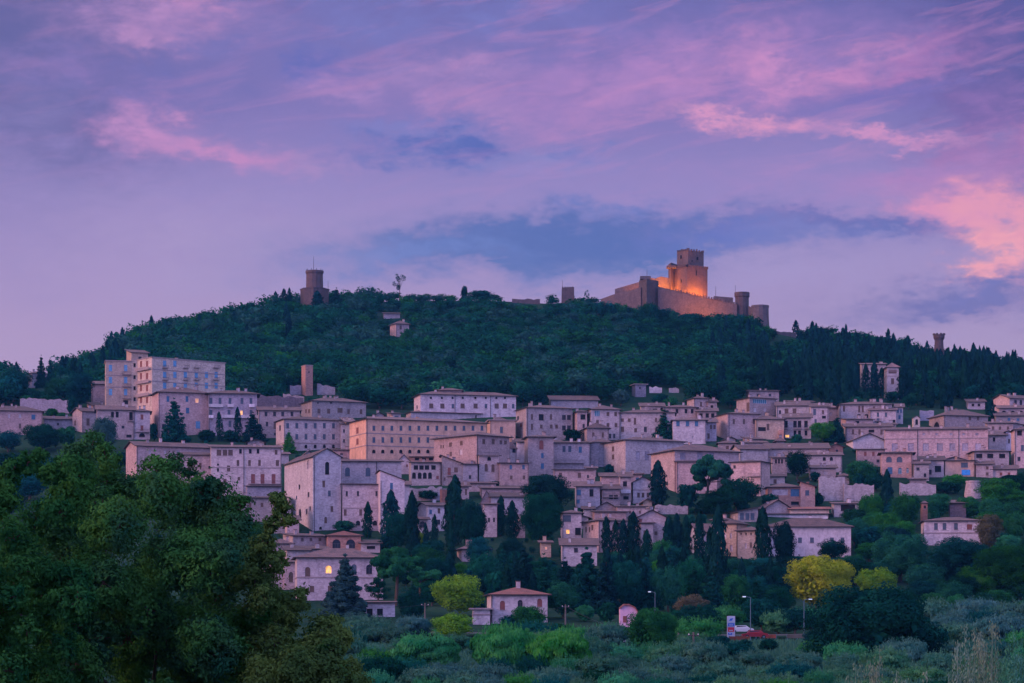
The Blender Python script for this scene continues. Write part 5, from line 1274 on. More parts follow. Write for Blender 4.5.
# --- infill houses where the slope would show bare between the big ones
import bisect
def infill():
    rr = random.Random(15); made = 0; used = set()
    for _ in range(6000):
        if made >= 80: break
        px = rr.uniform(255, 1012); base = rr.uniform(424, 545 if 440 < px < 690 else (512 if px > 560 else 474))
        if px > 815 and base > 492: continue
        w = rr.uniform(9, 22); h = rr.uniform(6.5, 12); Y = depth(px, base)
        top = base-h-3; bad = False
        for x0, x1, e, b_, hy in HOUSES:
            ov_ = min(px+w/2, x1)-max(px-w/2, x0)
            if ov_ <= 0: continue
            if abs(Y-hy-3) < 6 and ov_ > 2.5: bad = True; break          # would stand inside it
            if hy > Y and top < b_-5 and ov_ > 2: bad = True; break      # would hide more than its foot
            if hy < Y and e < top+3 and ov_ > w*.6: bad = True; break    # would be hidden itself
        if bad: continue
        if any(abs(px-t[0]) < (w+t[3])*.36 and t[2]-2 < base and base-h < t[1] for t in TREES): continue
        cand = sorted([((px-lx)**2+((base-ly)*1.5)**2, lb, lx, ly) for lb, lx, ly in LABS if len(lb.split()) <= 10 and 'small house just' not in lb and 'small house below' not in lb and 'small house above' not in lb and '%s' % lb not in used])
        if not cand: continue
        _, lb, lx, ly = cand[0]
        used.add(lb)
        side = 'just left of the' if px < lx-10 else ('just right of the' if px > lx+10 else ('below the' if base > ly else 'above the'))
        lbl = ' '.join(('small house %s %s' % (side, lb)).split()[:16])
        s_ = rr.random() < .5
        A(lbl, px-w/2, px-w/2+(w*.3 if s_ else .5), px+w/2, base-h, base, rr.choice('rsshg'), rr.choice(['stone','stone','pink','grey','pale','buff']), None, D=rr.uniform(6, 8), rise=rr.uniform(2, 3.4), rmat=rr.choice(['tile','tile','tile_pink']), name='house', group=None)
        made += 1
    print('INFILL', made)
infill()
print('HS', len(HOUSES))
# --- scattered trees between and below the houses
PROT = [(430,486,572,616),(428,476,611,636),(784,852,553,606),(858,902,564,600),(724,812,598,642),(640,662,592,606),(622,640,604,620),(486,548,590,622),(372,448,549,600),(548,582,577,615)]
def scatter(x0, x1, r0, r1, n, pick, tol=1.0, sp=.55, cond=None, far=True, seed=1):
    rr = random.Random(seed); made = 0
    for _ in range(n*30):
        if made >= n: break
        px = rr.uniform(x0, x1); base = rr.uniform(r0, r1)
        if cond and not cond(px, base): continue
        kind, w, h, mat, label, group = pick(rr)
        Y = depth(px, base); top = base-h
        if hides(px, base, top, w, Y, tol): continue
        if any(px+w/2 > q[0] and px-w/2 < q[1] and top < q[3]-2 and base > q[3]-8 for q in PROT): continue
        if any(abs(px-t[0]) < (w+t[3])*sp*.5 and abs(base-t[1]) < 6 for t in TREES[-400:]): continue
        T(kind, px, base, top, w, mat, label, group, Y=Y, lod=.5 if (far and w < 16) else None, far=far); made += 1
    return made
def pk_low(rr):
    u = rr.random()
    if u < .28: return ('conifer', rr.uniform(22, 34), rr.uniform(34, 50), 'lf_dark', 'dark conifer in the wooded strip below the houses', 'trees of the strip below the houses: conifers')
    if u < .40: return ('cypress', rr.uniform(9, 13), rr.uniform(34, 50), 'lf_cyp', 'narrow cypress in the wooded strip below the houses', 'trees of the strip below the houses: cypresses')
    m = rr.choice(['lf_dark', 'lf_dark', 'lf_teal', 'lf_mid', 'lf_cyp'])
    return ('broad', rr.uniform(24, 40), rr.uniform(24, 36), m, 'leafy tree in the wooded strip below the houses', 'trees of the strip below the houses: leafy trees')
n1 = scatter(425, 860, 562, 622, 90, pk_low, tol=4, sp=.5, far=False, seed=4)
n2 = scatter(840, 1060, 500, 628, 60, lambda rr: ('broad', rr.uniform(24, 42), rr.uniform(20, 34), rr.choice(['lf_mid','lf_mid','lf_dark','lf_teal','lf_green','lf_green']), 'leafy tree on the slope below the right end of town', 'trees on the right slope'), tol=3, sp=.55, far=False, seed=5)
n3 = scatter(0, 1024, 425, 560, 230, lambda rr: ('bush', rr.uniform(5, 11), rr.uniform(4, 9), rr.choice(['lf_dark','lf_mid','lf_teal','lf_dark']), 'small dark garden shrub growing between the houses', 'garden shrubs between the houses'), tol=.8, sp=.6, seed=6)
n4 = scatter(300, 1024, 430, 600, 150, lambda rr: (rr.choice(['broad','broad','cypress','conifer']), rr.uniform(10, 18), rr.uniform(12, 20), rr.choice(['lf_dark','lf_dark','lf_mid','lf_teal']), 'small dark tree in a gap between the town houses', 'small trees in the gaps of the town'), tol=1.5, sp=.7, far=False, seed=7)
print('SC', n1, n2, n3, n4)
# --- olive grove and shrubs in the foreground plain
for px, base, top, w, m, lab in (
    (425,672,634,66,'lf_lush','pale teal olive tree left of centre at the bottom'),(505,672,626,64,'lf_lush','tall pale teal olive tree below the white cottage'),
    (560,676,632,60,'lf_lush','pale teal olive tree right of the tall one below the cottage'),(608,650,624,50,'lf_oliveblue','greyish olive tree below the pink shed'),
    (368,646,618,62,'lf_oliveblue','bluish olive tree below the white garage building'),(412,640,617,40,'lf_oliveblue','smaller bluish olive tree left of the yellow green shrub'),
    (345,670,634,50,'lf_oliveblue','bluish olive tree beside the big foreground tree'),(590,668,640,44,'lf_olive','low green olive tree left of the earthen track'),
    (706,672,642,52,'lf_oliveblue','bluish olive tree right of the round dark green tree'),(752,672,651,44,'lf_oliveblue','bluish olive tree under the red car'),
    (800,676,652,50,'lf_oliveblue','bluish olive tree at the right below the car park'),(672,682,656,44,'lf_oliveblue','low olive tree at the foot of the round dark green tree'),
    (486,690,664,60,'lf_oliveblue','dark bluish olive at the bottom edge below the tall one'),(552,692,668,60,'lf_oliveblue','dark bluish olive at the bottom edge right of centre'),
    (430,694,668,64,'lf_oliveblue','dark bluish olive at the bottom edge left of centre'),(380,690,656,54,'lf_teal','teal shrub at the bottom edge beside the foreground tree'),
    (930,628,600,56,'lf_oliveblue','olive tree on the bright terrace left side at lower right'),(975,630,600,60,'lf_oliveblue','olive tree on the bright terrace middle at lower right'),
    (1015,632,602,60,'lf_oliveblue','olive tree on the bright terrace at the right edge'),(950,640,614,50,'lf_oliveblue','lower olive tree on the bright terrace'),
    (1000,648,616,60,'lf_oliveblue','front olive tree on the bright terrace')):
    T('olive', px, base, top, w, m, lab, lod=2.2)
T('bush',760,672,650,24,'lf_cyp','small dark round bush under the red car'); T('bush',560,640,622,34,'lf_mid','green shrub before the leafy tree')
T('bush',744,654,637.5,18,'lf_dark','low dark bush under the white totem sign'); T('bush',768,655,637,22,'lf_teal','low bluish bush in front of the red car')
T('bush',720,652,634,28,'lf_dark','dark bush left of the car park wall'); T('bush',820,650,628,40,'lf_dark','dark bush right of the car park')
scatter(330, 1040, 628, 705, 110, lambda rr: ('olive', rr.uniform(34, 56), rr.uniform(18, 28), rr.choice(['lf_oliveblue','lf_olive','lf_olive','lf_lush','lf_teal']), 'low olive bush in the foreground plain', 'low olive bushes in the plain'), tol=3, sp=.55, far=False, seed=8)

# --- near tree on the left
def near_tree(label, lobes, Y0, mat, seed, nleaf, trunk_px, lsize=.15):
    r = np.random.default_rng(seed)
    o = W3(trunk_px, 800, Y0); o.z = gz(o.x, Y0)
    t = tag(empty('leafy_tree', o), label, 'tree')
    Ps = []; Ns = []; tw = MB()
    areas = np.array([l[2]**2 for l in lobes], float); areas /= areas.sum()
    base = Vector((0, 0, 0)); fork = Vector((0, 0, 2.2))
    tw.tube(base, fork, .55, .4, 'bark', 10)
    for (px, row, rad, dy), a in zip(lobes, areas):
        Y = Y0+dy; c = np.array(W3(px, row, Y)-o); R0 = rad*Y/F
        nb = max(5, int(rad*.42))
        # twigs radiating inside the lobe, leaves sit in sprays round their ends
        d = unit(nb*5, r); ends = c+d*R0*(.35+.65*r.random(nb*5)**.4)[:, None]
        for e in ends[:nb]: tw.tube(c, e, .02, .008, 'bark', 3, False)
        if r.random() < .05 and row > 560: tw.tube(fork, c, .07, .02, 'bark', 6, False)
        n = int(nleaf*a); per = max(6, n//len(ends))
        for e in ends:
            q = r.normal(size=(per, 3))*np.array([.5, .5, .36])*R0*.42*(.6+.8*r.random())
            Ps.append(e+q); nn = q/(np.linalg.norm(q, axis=1)[:, None]+1e-6)*.7+unit(per, r)*.7+(e-c)/(np.linalg.norm(e-c)+1e-6)*.5+np.array([0, 0, .25])
            Ns.append(nn/np.linalg.norm(nn, axis=1)[:, None])
    P = np.concatenate(Ps); N = np.concatenate(Ns)
    V = quads(P, N, lsize*(.6+.8*r.random(len(P))), .5, -.1, r)
    part('crown', np_mesh('crown', V, [mat]), t); tw.build('trunk', t)
    return t
def lobe_fill(edge, x0, x1, n, rmin, rmax, seed, dy=(-6, 8)):
    rr = random.Random(seed); out = []
    for _ in range(n*8):
        if len(out) >= n: break
        px = rr.uniform(x0, x1); top = interp(edge, px); rad = rr.uniform(rmin, rmax)
        row = top+rad*.8+rr.random()**.7*max(10, 745-top-rad)
        out.append((px, row, rad, rr.uniform(*dy)))
    return out
EDGE = [(-60,470),(0,478),(28,452),(60,462),(76,436),(95,430),(115,448),(135,462),(168,452),(186,452),(200,466),(222,484),(240,500),(252,520),(262,556),(285,560),(300,590),(325,604),(345,640),(358,700)]
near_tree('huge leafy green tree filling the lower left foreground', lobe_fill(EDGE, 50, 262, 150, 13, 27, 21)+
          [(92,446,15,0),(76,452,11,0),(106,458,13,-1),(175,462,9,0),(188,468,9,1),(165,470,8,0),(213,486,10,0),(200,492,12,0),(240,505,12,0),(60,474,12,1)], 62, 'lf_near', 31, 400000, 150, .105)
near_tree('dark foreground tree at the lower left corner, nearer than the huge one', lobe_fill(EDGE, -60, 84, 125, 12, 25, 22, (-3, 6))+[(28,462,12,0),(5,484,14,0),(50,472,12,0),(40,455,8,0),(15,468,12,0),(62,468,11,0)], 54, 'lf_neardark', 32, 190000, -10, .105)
near_tree('lower leafy tree at the right side of the left foreground mass', lobe_fill(EDGE, 235, 352, 62, 10, 22, 23, (-3, 5))+[(276,560,12,0),(285,515,11,0),(279,500,9,0),(272,525,9,0),(262,545,12,0),(300,600,12,0),(335,640,14,0),(350,668,10,0)], 58, 'lf_near', 33, 150000, 300, .10)

# --- tall grey green spires at the lower right
def spire_plant(px, top, Y, label, mat, nst, seed, wpx):
    r = np.random.default_rng(seed); o = W3(px, 700, Y); o.z = gz(o.x, Y)-.1; H = ((HOR-top)*Y/F)-o.z
    t = tag(empty('spire_plant', o), label, 'tall plant', 'grey green spires at the lower right')
    st = MB(); Ps = []; Ns = []
    for i in range(nst):
        b = r.normal(size=2)*.12*wpx*Y/F; e = b*2.2+r.normal(size=2)*.25*wpx*Y/F; h = H*(.62+.38*r.random()) if i else H
        st.tube((b[0], b[1], 0), (e[0], e[1], h), .014, .005, mat, 4, False)
        n = 520; f = .25+.75*r.random(n)
        wd = (.34*(1-f)+.07); a = r.random(n)*2*pi; rr = wd*(.4+.6*r.random(n))
        P = np.stack([b[0]+(e[0]-b[0])*f+rr*np.cos(a), b[1]+(e[1]-b[1])*f+rr*np.sin(a), h*f], 1)
        N = np.stack([np.cos(a), np.sin(a), .2+0*a], 1)+unit(n, r)*.5; Ns.append(N/np.linalg.norm(N, axis=1)[:, None]); Ps.append(P)
    P = np.concatenate(Ps); N = np.concatenate(Ns)
    part('foliage', np_mesh('foliage', quads(P, N, .045+.03*r.random(len(P)), .32, 1.2, r), [mat]), t); st.build('stem', t)
for i, (px, top, wpx, lab, m) in enumerate(((870,645,26,'grey green spire plant at the bottom right of centre, below the huge dark tree','lf_grey'),(858,664,16,'short grey green spires left of the taller spire plant','lf_grey'),
      (970,624,22,'tall pinkish grey spire plant at the lower right','lf_grey'),(985,621,22,'tallest grey spire plant at the lower right','lf_grey'),(958,640,18,'grey spire plant at the left of the lower right clump','lf_grey'),
      (1008,626,22,'greener spire plant near the right edge','lf_olive'),(1020,640,20,'spire plant at the right edge of the picture','lf_olive'),(996,646,26,'low leafy spire plant inside the lower right clump','lf_olive'),(905,670,14,'short pale spire at the bottom edge','lf_grey'),(925,672,14,'small pale spire at the bottom edge further right','lf_grey'),
      (790,672,18,'low grey green shrub at the bottom edge near the centre right','lf_olive'))):
    spire_plant(px, top, 34+2*(i % 3), lab, m, 14, 50+i, wpx)
# ------------------------------------------------------------------ ground, road, street things
def ground():
    m, nt, b = new_mat('ground'); b.inputs['Specular IOR Level'].default_value = 0
    tc = nd(nt, 'ShaderNodeTexCoord'); n1 = noise(nt, tc.outputs['Object'], .03, 6); n2 = noise(nt, tc.outputs['Object'], .6, 4)
    c = mixc(nt, ramp(nt, n1, .4, .6), c4((.012,.04,.025)), c4((.025,.06,.035)))
    c = mixc(nt, ramp(nt, n2, .5, .75), c, c4((.05,.06,.045)))
    nt.links.new(c, b.inputs['Base Color'])
    pxs = np.arange(-1500, 2560, 16); ys = list(range(8, 60, 4))+list(range(60, 500, 10))+list(range(500, 1320, 7))+list(range(1320, 2600, 60))+[3000, 4000, 6000]
    v = []; f = []
    for Y in ys:
        for px in pxs:
            x = (px-512)*Y/F*(1 if Y > 100 else 100/Y*.9+.1); pp = 512+x*F/Y
            z = (HOR-row_at(px, Y))*Y/F
            if Y > 70: z += .5*mnoise.noise(Vector((x*.05, Y*.05, 0)))
            v.append((x, Y, z))
    nx = len(pxs)
    for j in range(len(ys)-1):
        for i in range(nx-1):
            a = j*nx+i; f.append((a, a+1, a+nx+1, a+nx))
    me = bpy.data.meshes.new('ground'); me.from_pydata(v, [], f); me.materials.append(m)
    for p in me.polygons: p.use_smooth = True
    o = bpy.data.objects.new('ground', me); COL.objects.link(o); tag(o, kind='structure')
ground()
plain_mat('asphalt', (.05,.05,.055), .9); plain_mat('dirt', (.09,.085,.07), .95, .3, .8); plain_mat('carred', (.22,.012,.02), .35, .05)
plain_mat('carwhite', (.45,.48,.5), .3, .05); plain_mat('signwhite', (.5,.5,.55), .5, .05); plain_mat('signblue', (.05,.15,.5), .5, .05); plain_mat('signred', (.6,.03,.06), .5, .05)
plain_mat('orange_fence', (.20,.055,.03), .8, .4); plain_mat('tyre', (.02,.02,.02), .9); plain_mat('wood', (.12,.11,.10), .9)
plain_mat('pinkwall', (.60,.36,.47), .8, .15); plain_mat('galv', (.09,.15,.19), .7); plain_mat('conc', (.45,.42,.42), .9)
def sheet(name, pts, mat, w, dz, kind='structure'):
    """strip following the ground; pts [(px,Y)]"""
    v = []; f = []; P = []
    for (a, ya), (b, yb) in zip(pts, pts[1:]):
        for i in range(12):
            t = i/12; px = a+(b-a)*t; Y = ya+(yb-ya)*t; P.append(((px-512)*Y/F, Y))
    for i, (x, y) in enumerate(P):
        n = P[min(i+1, len(P)-1)]; q = P[max(i-1, 0)]; d = Vector((n[0]-q[0], n[1]-q[1], 0)).normalized(); s = Vector((-d.y, d.x, 0))*w/2
        for sg in (-1, 1):
            a, b = x+s.x*sg, y+s.y*sg; v.append((a, b, max(gz(a, b), gz(x, y)-.3)+dz))
    for i in range(len(P)-1): f.append((2*i, 2*i+2, 2*i+3, 2*i+1))
    me = bpy.data.meshes.new(name); me.from_pydata(v, [], f); me.materials.append(MATS[mat])
    o = bpy.data.objects.new(name, me); COL.objects.link(o)
    if kind: tag(o, kind=kind)
    return o
sheet('road', [(900,428),(800,414),(700,412),(560,418),(420,426),(330,430)], 'asphalt', 7, .55)
sheet('path', [(600,300),(618,330),(640,350),(655,372)], 'dirt', 5, .6)
def pole(px, base, top, label, arm=None):
    Y = depth(px, base)-1; o = W3(px, base, Y); o.z = min(o.z, gz(o.x, Y)); H = (HOR-top)*Y/F-o.z
    t = tag(empty('utility_pole', o), label, 'utility pole', 'pale utility poles in the foreground plain')
    mb = MB(); mb.tube((0,0,-.5), (0,0,H), .17, .12, 'wood', 8); mb.build('post', t)
    mb = MB(); mb.box(-.7,-.06,H-.5,.7,.06,H-.38,'darkmetal'); mb.build('crossarm', t)
    for s in (-.6, 0, .6):
        mb = MB(); mb.tube((s,0,H-.38), (s,0,H-.2), .05, .05, 'lighttrim', 6); mb.build('insulator', t)
    return o+Vector((0, 0, H-.25))
p1 = pole(425, 628, 603, 'pale utility pole left of the yellow green shrub'); p2 = pole(565.5, 628, 604.5, 'pale utility pole right of the white cottage')
p3 = pole(693.5, 660, 632, 'pale utility pole right of the round dark green tree'); p4 = pole(678.5, 650, 633, 'short pale pole left of the one by the round dark green tree')
def wire(a, b, sag, label):
    o = (a+b)/2; mb = MB(); n = 14; pts = []
    for i in range(n+1):
        t = i/n; p = a.lerp(b, t)-o; p.z -= sag*4*t*(1-t); pts.append(p)
    for q, s in zip(pts, pts[1:]): mb.tube(q, s, .016, .016, 'darkmetal', 4, False)
    tag(mb.build('overhead_wire', None, o), label, 'wire')
wire(p1, p2, 2.0, 'thin overhead wire sagging between the left utility pole and the one by the cottage')
wire(W3(320, 600, 430), p1, 1.0, 'thin overhead wire running left from the left utility pole'); wire(p2, p4, 1.5, 'thin overhead wire from the cottage pole to the short pale pole')
wire(p3, W3(800, 655, 300), 1.5, 'thin overhead wire running down right from the right utility pole')
def lamp(px, base, top, label, side=-1):
    Y = depth(px, base)-2; o = W3(px, base, Y); H = (HOR-top)*Y/F-o.z
    t = tag(empty('street_lamp', o), label, 'street lamp', 'street lamps along the road')
    mb = MB(); mb.tube((0,0,-.5), (0,0,H), .08, .05, 'galv', 8); mb.build('post', t)
    mb = MB(); mb.tube((0,0,H-.02), (side*.8,0,H+.2), .045, .04, 'galv', 6); mb.build('arm', t)
    mb = MB(); c = side*1.05; mb.hexa([(c-.32,-.14,H+.15),(c+.32,-.14,H+.15),(c+.32,.14,H+.15),(c-.32,.14,H+.15),(c-.24,-.08,H+.3),(c+.26,-.08,H+.3),(c+.26,.08,H+.3),(c-.24,.08,H+.3)], 'galv'); h = mb.build('lamp_head', t)
    mb = MB(); mb.box(c-.28,-.12,H+.08,c+.28,.12,H+.145,'lamp_glow'); mb.build('lens', h)
lamp(655, 626, 592.5, 'street lamp above the round dark green tree'); lamp(750.5, 640, 597.5, 'tall street lamp right of the sign totem')
lamp(804, 642, 600, 'faint street lamp at the right end of the car park', 1)
def totem():
    Y = depth(731, 639); o = W3(731, 636, Y); k = Y/F; t = tag(empty('sign_totem', o), 'tall white totem sign with blue and red panels by the road', 'sign')
    mb = MB(); mb.box(-4*k,-.15,-.5,4*k,.15,20*k,'signwhite'); mb.build('panel', t)
    for z0, z1, m, x0, x1 in ((13.8,18.8,'signwhite',-3.4,3.4),(9.6,12.8,'signblue',-3.2,3.4),(4.2,8.8,'signred',-3.2,3.2),(1,3.2,'signblue',-3,1)):
        mb = MB(); mb.box(x0*k,-.2,z0*k,x1*k,-.153,z1*k,m)
        if m != 'signwhite': mb.box((x0+1.2)*k,-.23,(z0+1.0)*k,(x1-1.4)*k,-.203,(z0+1.8)*k,'signwhite')
        else: mb.poly([(-2*k,-.21,15*k),(1*k,-.21,15.4*k),(2.2*k,-.21,18*k),(-1*k,-.21,17.4*k)],'signblue')
        mb.build('price_board', t)
totem()
def car(px, base, label, paint, yaw=0.0, Y=None):
    Y = Y or depth(px, base)-5; o = W3(px, base, Y); o.z = gz(o.x, Y)+.62; t = tag(empty('parked_car', o, yaw), label, 'car', 'cars parked by the roadside')
    prof = [(-2.1,.35),(-2.1,.75),(-1.85,.85),(-1.35,.92),(-.85,1.38),(.75,1.42),(1.35,.98),(1.95,.88),(2.12,.7),(2.12,.35)]
    mb = MB(); L_ = [(x,-.82 if z < 1 else -.66,z) for x, z in prof]; Rr = [(x,.82 if z < 1 else .66,z) for x, z in prof]
    mb.poly(L_[::-1] if False else L_, paint); mb.poly(Rr[::-1], paint)
    n = len(prof)
    for i in range(n):
        j = (i+1) % n; mb.poly((L_[j], L_[i], Rr[i], Rr[j]), paint)
    mb.build('body', t)
    mb = MB()
    for s in (-1, 1):
        y0 = s*.76
        mb.poly([(-1.2,s*.80,.96),(1.15,s*.80,.98),(.7,s*.70,1.33),(-.8,s*.70,1.31)] if s < 0 else [(1.15,s*.80,.98),(-1.2,s*.80,.96),(-.8,s*.70,1.31),(.7,s*.70,1.33)], 'glass')
    mb.build('side_windows', t)
    for x in (-1.35, 1.35):
        for s in (-1, 1):
            mb = MB(); mb.tube((x,s*.66,.33), (x,s*.86,.33), .33, .33, 'tyre', 14); w = mb.build('wheel', t)
            mb = MB(); mb.tube((x,s*.862,.33), (x,s*.872,.33), .18, .18, 'galv', 10); mb.build('rim', w)
    for s in (-.55, .55):
        mb = MB(); mb.box(2.125,s-.16,.6,2.14,s+.16,.74,'lighttrim'); mb.build('headlight', t)
        mb = MB(); mb.box(-2.12,s-.16,.6,-2.105,s+.16,.74,'signred'); mb.build('tail_light', t)
car(755, 641.5, 'red car parked under the street lamp beside the orange fence', 'carred'); car(741, 636, 'white car seen behind the flowers left of the red car', 'carwhite', .1)
car(618, 655, 'small white car half hidden by shrubs beside the earthen track', 'carwhite', 1.35, Y=368)
def fence(x0, x1, base, label, mat='orange_fence', h=.85):
    Y = depth((x0+x1)/2, base)-7; a = W3(x0, base, Y); b = W3(x1, base, Y); o = (a+b)/2; o.z = gz(o.x, Y)+.4; L_ = (b-a).length; t = tag(empty('barrier', o), label, 'barrier')
    n = max(2, int(L_/2)); 
    for i in range(n+1):
        x = -L_/2+L_*i/n; mb = MB(); mb.box(x-.06,-.05,-.5,x+.06,.05,h,'galv'); mb.build('post', t)
    mb = MB(); mb.box(-L_/2,-.1,.15,L_/2,-.055,h*.9,mat); mb.build('panel', t)
fence(729, 750, 642, 'dull orange barrier left of the red car'); fence(760, 776, 640, 'orange barrier right of the red car'); fence(787, 808, 640, 'faded brownish barrier at the right of the car park', 'dirt')
fence(750, 762, 637.5, 'white railing behind the red car', 'signwhite', .9)
def shed():
    Y = depth(629, 626)-3; o = W3(629, 626, Y); k = Y/F; t = tag(empty('shed', o), 'small pink shed with a curved red roof edge beside the round dark green tree', 'shed')
    pts = [(-9,-2),(9,-2),(9,13),(6,17.5),(0,20.5),(-5,20.5),(-9,17)]
    mb = MB(); fr = [(x*k,0,z*k) for x, z in pts]; bk = [(x*k,4,z*k) for x, z in pts]; mb.poly(fr, 'pinkwall'); mb.poly(bk[::-1], 'pinkwall')
    for i in range(len(pts)):
        j = (i+1) % len(pts); mb.poly((fr[j], fr[i], bk[i], bk[j]), 'pinkwall')
    mb.build('wall', t)
    mb = MB(); rp = pts[2:]
    for (x0, z0), (x1, z1) in zip(rp, rp[1:]):
        mb.hexa([(x1*k,-.4,z1*k+.02),(x0*k,-.4,z0*k+.02),(x0*k,4.3,z0*k+.02),(x1*k,4.3,z1*k+.02),(x1*k,-.4,z1*k+.3),(x0*k,-.4,z0*k+.3),(x0*k,4.3,z0*k+.3),(x1*k,4.3,z1*k+.3)], 'tile_red')
    mb.build('roof', t); mb = MB(); mb.box(-6*k,-.08,3.5*k,-2*k,-.005,10*k,'red_shutter'); mb.build('door', t)
shed()
# grass in the plain
def grass():
    r = np.random.default_rng(9); n = 130000
    Y = 60+r.random(n)**1.4*330; px = 300+r.random(n)*760; x = (px-512)*Y/F
    z = np.array([gz(a, b) for a, b in zip(x, Y)])
    h = .45+.7*r.random(n); P = np.stack([x, Y, z+h*.4+.1], 1); N = unit(n, r); N[:, 2] *= .2; N /= np.linalg.norm(N, axis=1)[:, None]
    me = np_mesh('grass', quads(P, N, h*1.1, .22, 2.2, r), ['grass_blades']); o = bpy.data.objects.new('grass', me); COL.objects.link(o); tag(o, 'grey green rough grass covering the foreground plain', 'grass', kind='stuff')
grass()

# ------------------------------------------------------------------ sky, light, camera
def s2l(c):
    return tuple((v/255/12.92 if v/255 <= .04045 else ((v/255+.055)/1.055)**2.4) for v in c)
def sky():
    w = bpy.data.worlds.new('World'); S.world = w; w.use_nodes = True; nt = w.node_tree
    for n in list(nt.nodes): nt.nodes.remove(n)
    L = nt.links.new
    tc = nd(nt, 'ShaderNodeTexCoord'); sp = nd(nt, 'ShaderNodeSeparateXYZ'); nrm = nd(nt, 'ShaderNodeVectorMath', operation='NORMALIZE')
    L(tc.outputs['Generated'], nrm.inputs[0]); L(nrm.outputs[0], sp.inputs[0])
    def m(op, a, b=None, c=None):
        n = nd(nt, 'ShaderNodeMath', operation=op)
        for i, v in enumerate((a, b, c)):
            if v is None: continue
            if isinstance(v, (int, float)): n.inputs[i].default_value = v
            else: L(v, n.inputs[i])
        return n.outputs[0]
    D = 180/pi
    az = m('MULTIPLY', m('ARCTAN2', sp.outputs[0], sp.outputs[1]), D)
    el = m('MULTIPLY', m('ARCSINE', sp.outputs[2]), D)
    def AZ(px): return math.degrees(math.atan((px-512)/F))
    def EL(px, row):
        a = math.atan((px-512)/F); return math.degrees(math.atan((HOR-row)/F*math.cos(a)))
    kx = math.degrees(1/F)
    cv = nd(nt, 'ShaderNodeCombineXYZ'); L(az, cv.inputs[0]); L(m('MULTIPLY', el, 2.1), cv.inputs[1])
    def nz(scale, detail, off, rough=.55, dist=0):
        v = nd(nt, 'ShaderNodeVectorMath', operation='ADD'); L(cv.outputs[0], v.inputs[0]); v.inputs[1].default_value = (off, off*.7, off*.3)
        n = nd(nt, 'ShaderNodeTexNoise'); n.inputs['Scale'].default_value = scale; n.inputs['Detail'].default_value = detail; n.inputs['Roughness'].default_value = rough
        n.inputs['Distortion'].default_value = dist; L(v.outputs[0], n.inputs['Vector']); return n.outputs['Fac']
    nA = nz(.35, 5, 0); nB = nz(.35, 5, 33); nC = nz(.9, 6, 71, .6, .4); nD = nz(.14, 3, 11)
    nE = nz(1.7, 5, 51, .6); nF = nz(1.7, 5, 91, .6)
    azd = m('ADD', m('ADD', az, m('MULTIPLY', m('SUBTRACT', nA, .5), 4.0)), m('MULTIPLY', m('SUBTRACT', nE, .5), 2.4)); eld = m('ADD', m('ADD', el, m('MULTIPLY', m('SUBTRACT', nB, .5), 1.5)), m('MULTIPLY', m('SUBTRACT', nF, .5), 1.0))
    # base gradient by height
    cr = nd(nt, 'ShaderNodeValToRGB'); L(m('DIVIDE', m('ADD', el, 10), 100), cr.inputs[0]); e = cr.color_ramp.elements
    stops = [(-10,(20,20,34)),(-1,(60,50,80)),(2,(165,135,178)),(6.8,(163,139,182)),(8.6,(154,133,184)),(10.5,(139,124,184)),(12.5,(114,103,171)),(15.5,(88,84,154)),(24,(190,190,250)),(40,(228,226,255)),(90,(222,226,255))]
    while len(e) < len(stops): e.new(.5)
    for q, (a, c) in zip(e, stops): q.position = (a+10)/100; q.color = (*s2l(c), 1)
    col = cr.outputs[0]
    def blob(px, row, rx, ry, c, s, ang=0, col=None, soft=1.0):
        a0, e0 = AZ(px), EL(px, row); dx = m('SUBTRACT', azd, a0); dy = m('SUBTRACT', eld, e0)
        if ang:
            ca, sa = math.cos(ang), math.sin(ang); dx, dy = m('ADD', m('MULTIPLY', dx, ca), m('MULTIPLY', dy, sa)), m('SUBTRACT', m('MULTIPLY', dy, ca), m('MULTIPLY', dx, sa))
        dx = m('DIVIDE', dx, rx*kx); dy = m('DIVIDE', dy, ry*kx)
        r2 = m('ADD', m('MULTIPLY', dx, dx), m('MULTIPLY', dy, dy))
        g = m('EXPONENT', m('MULTIPLY', r2, -1.0))
        tex = m('MULTIPLY', m('ADD', m('MULTIPLY', m('SUBTRACT', nC, .5), 3.4), 1.1), s); tex = m('MAXIMUM', tex, 0.0)
        fac = nd(nt, 'ShaderNodeMath', operation='MULTIPLY', use_clamp=True); L(g, fac.inputs[0]); L(tex, fac.inputs[1])
        return mixc(nt, fac.outputs[0], col, (*s2l(c), 1))
    for b in BLOBS: col = blob(*b[:6], ang=b[6] if len(b) > 6 else 0, col=col)
    # thin rose wisps high in the sky, drawn out along a slant
    mp = nd(nt, 'ShaderNodeMapping'); mp.vector_type = 'TEXTURE'; L(cv.outputs[0], mp.inputs[0]); mp.inputs['Rotation'].default_value = (0, 0, .42); mp.inputs['Scale'].default_value = (2.4, .8, 1)
    wn = nd(nt, 'ShaderNodeTexNoise'); wn.inputs['Scale'].default_value = .8; wn.inputs['Detail'].default_value = 6; wn.inputs['Roughness'].default_value = .62; wn.inputs['Distortion'].default_value = .6; L(mp.outputs[0], wn.inputs['Vector'])
    wf = nd(nt, 'ShaderNodeMapRange', clamp=True); wf.inputs[1].default_value = .5; wf.inputs[2].default_value = .78; wf.inputs[4].default_value = .5; L(wn.outputs['Fac'], wf.inputs[0])
    we = nd(nt, 'ShaderNodeMapRange', clamp=True); we.inputs[1].default_value = 9.5; we.inputs[2].default_value = 12; L(el, we.inputs[0])
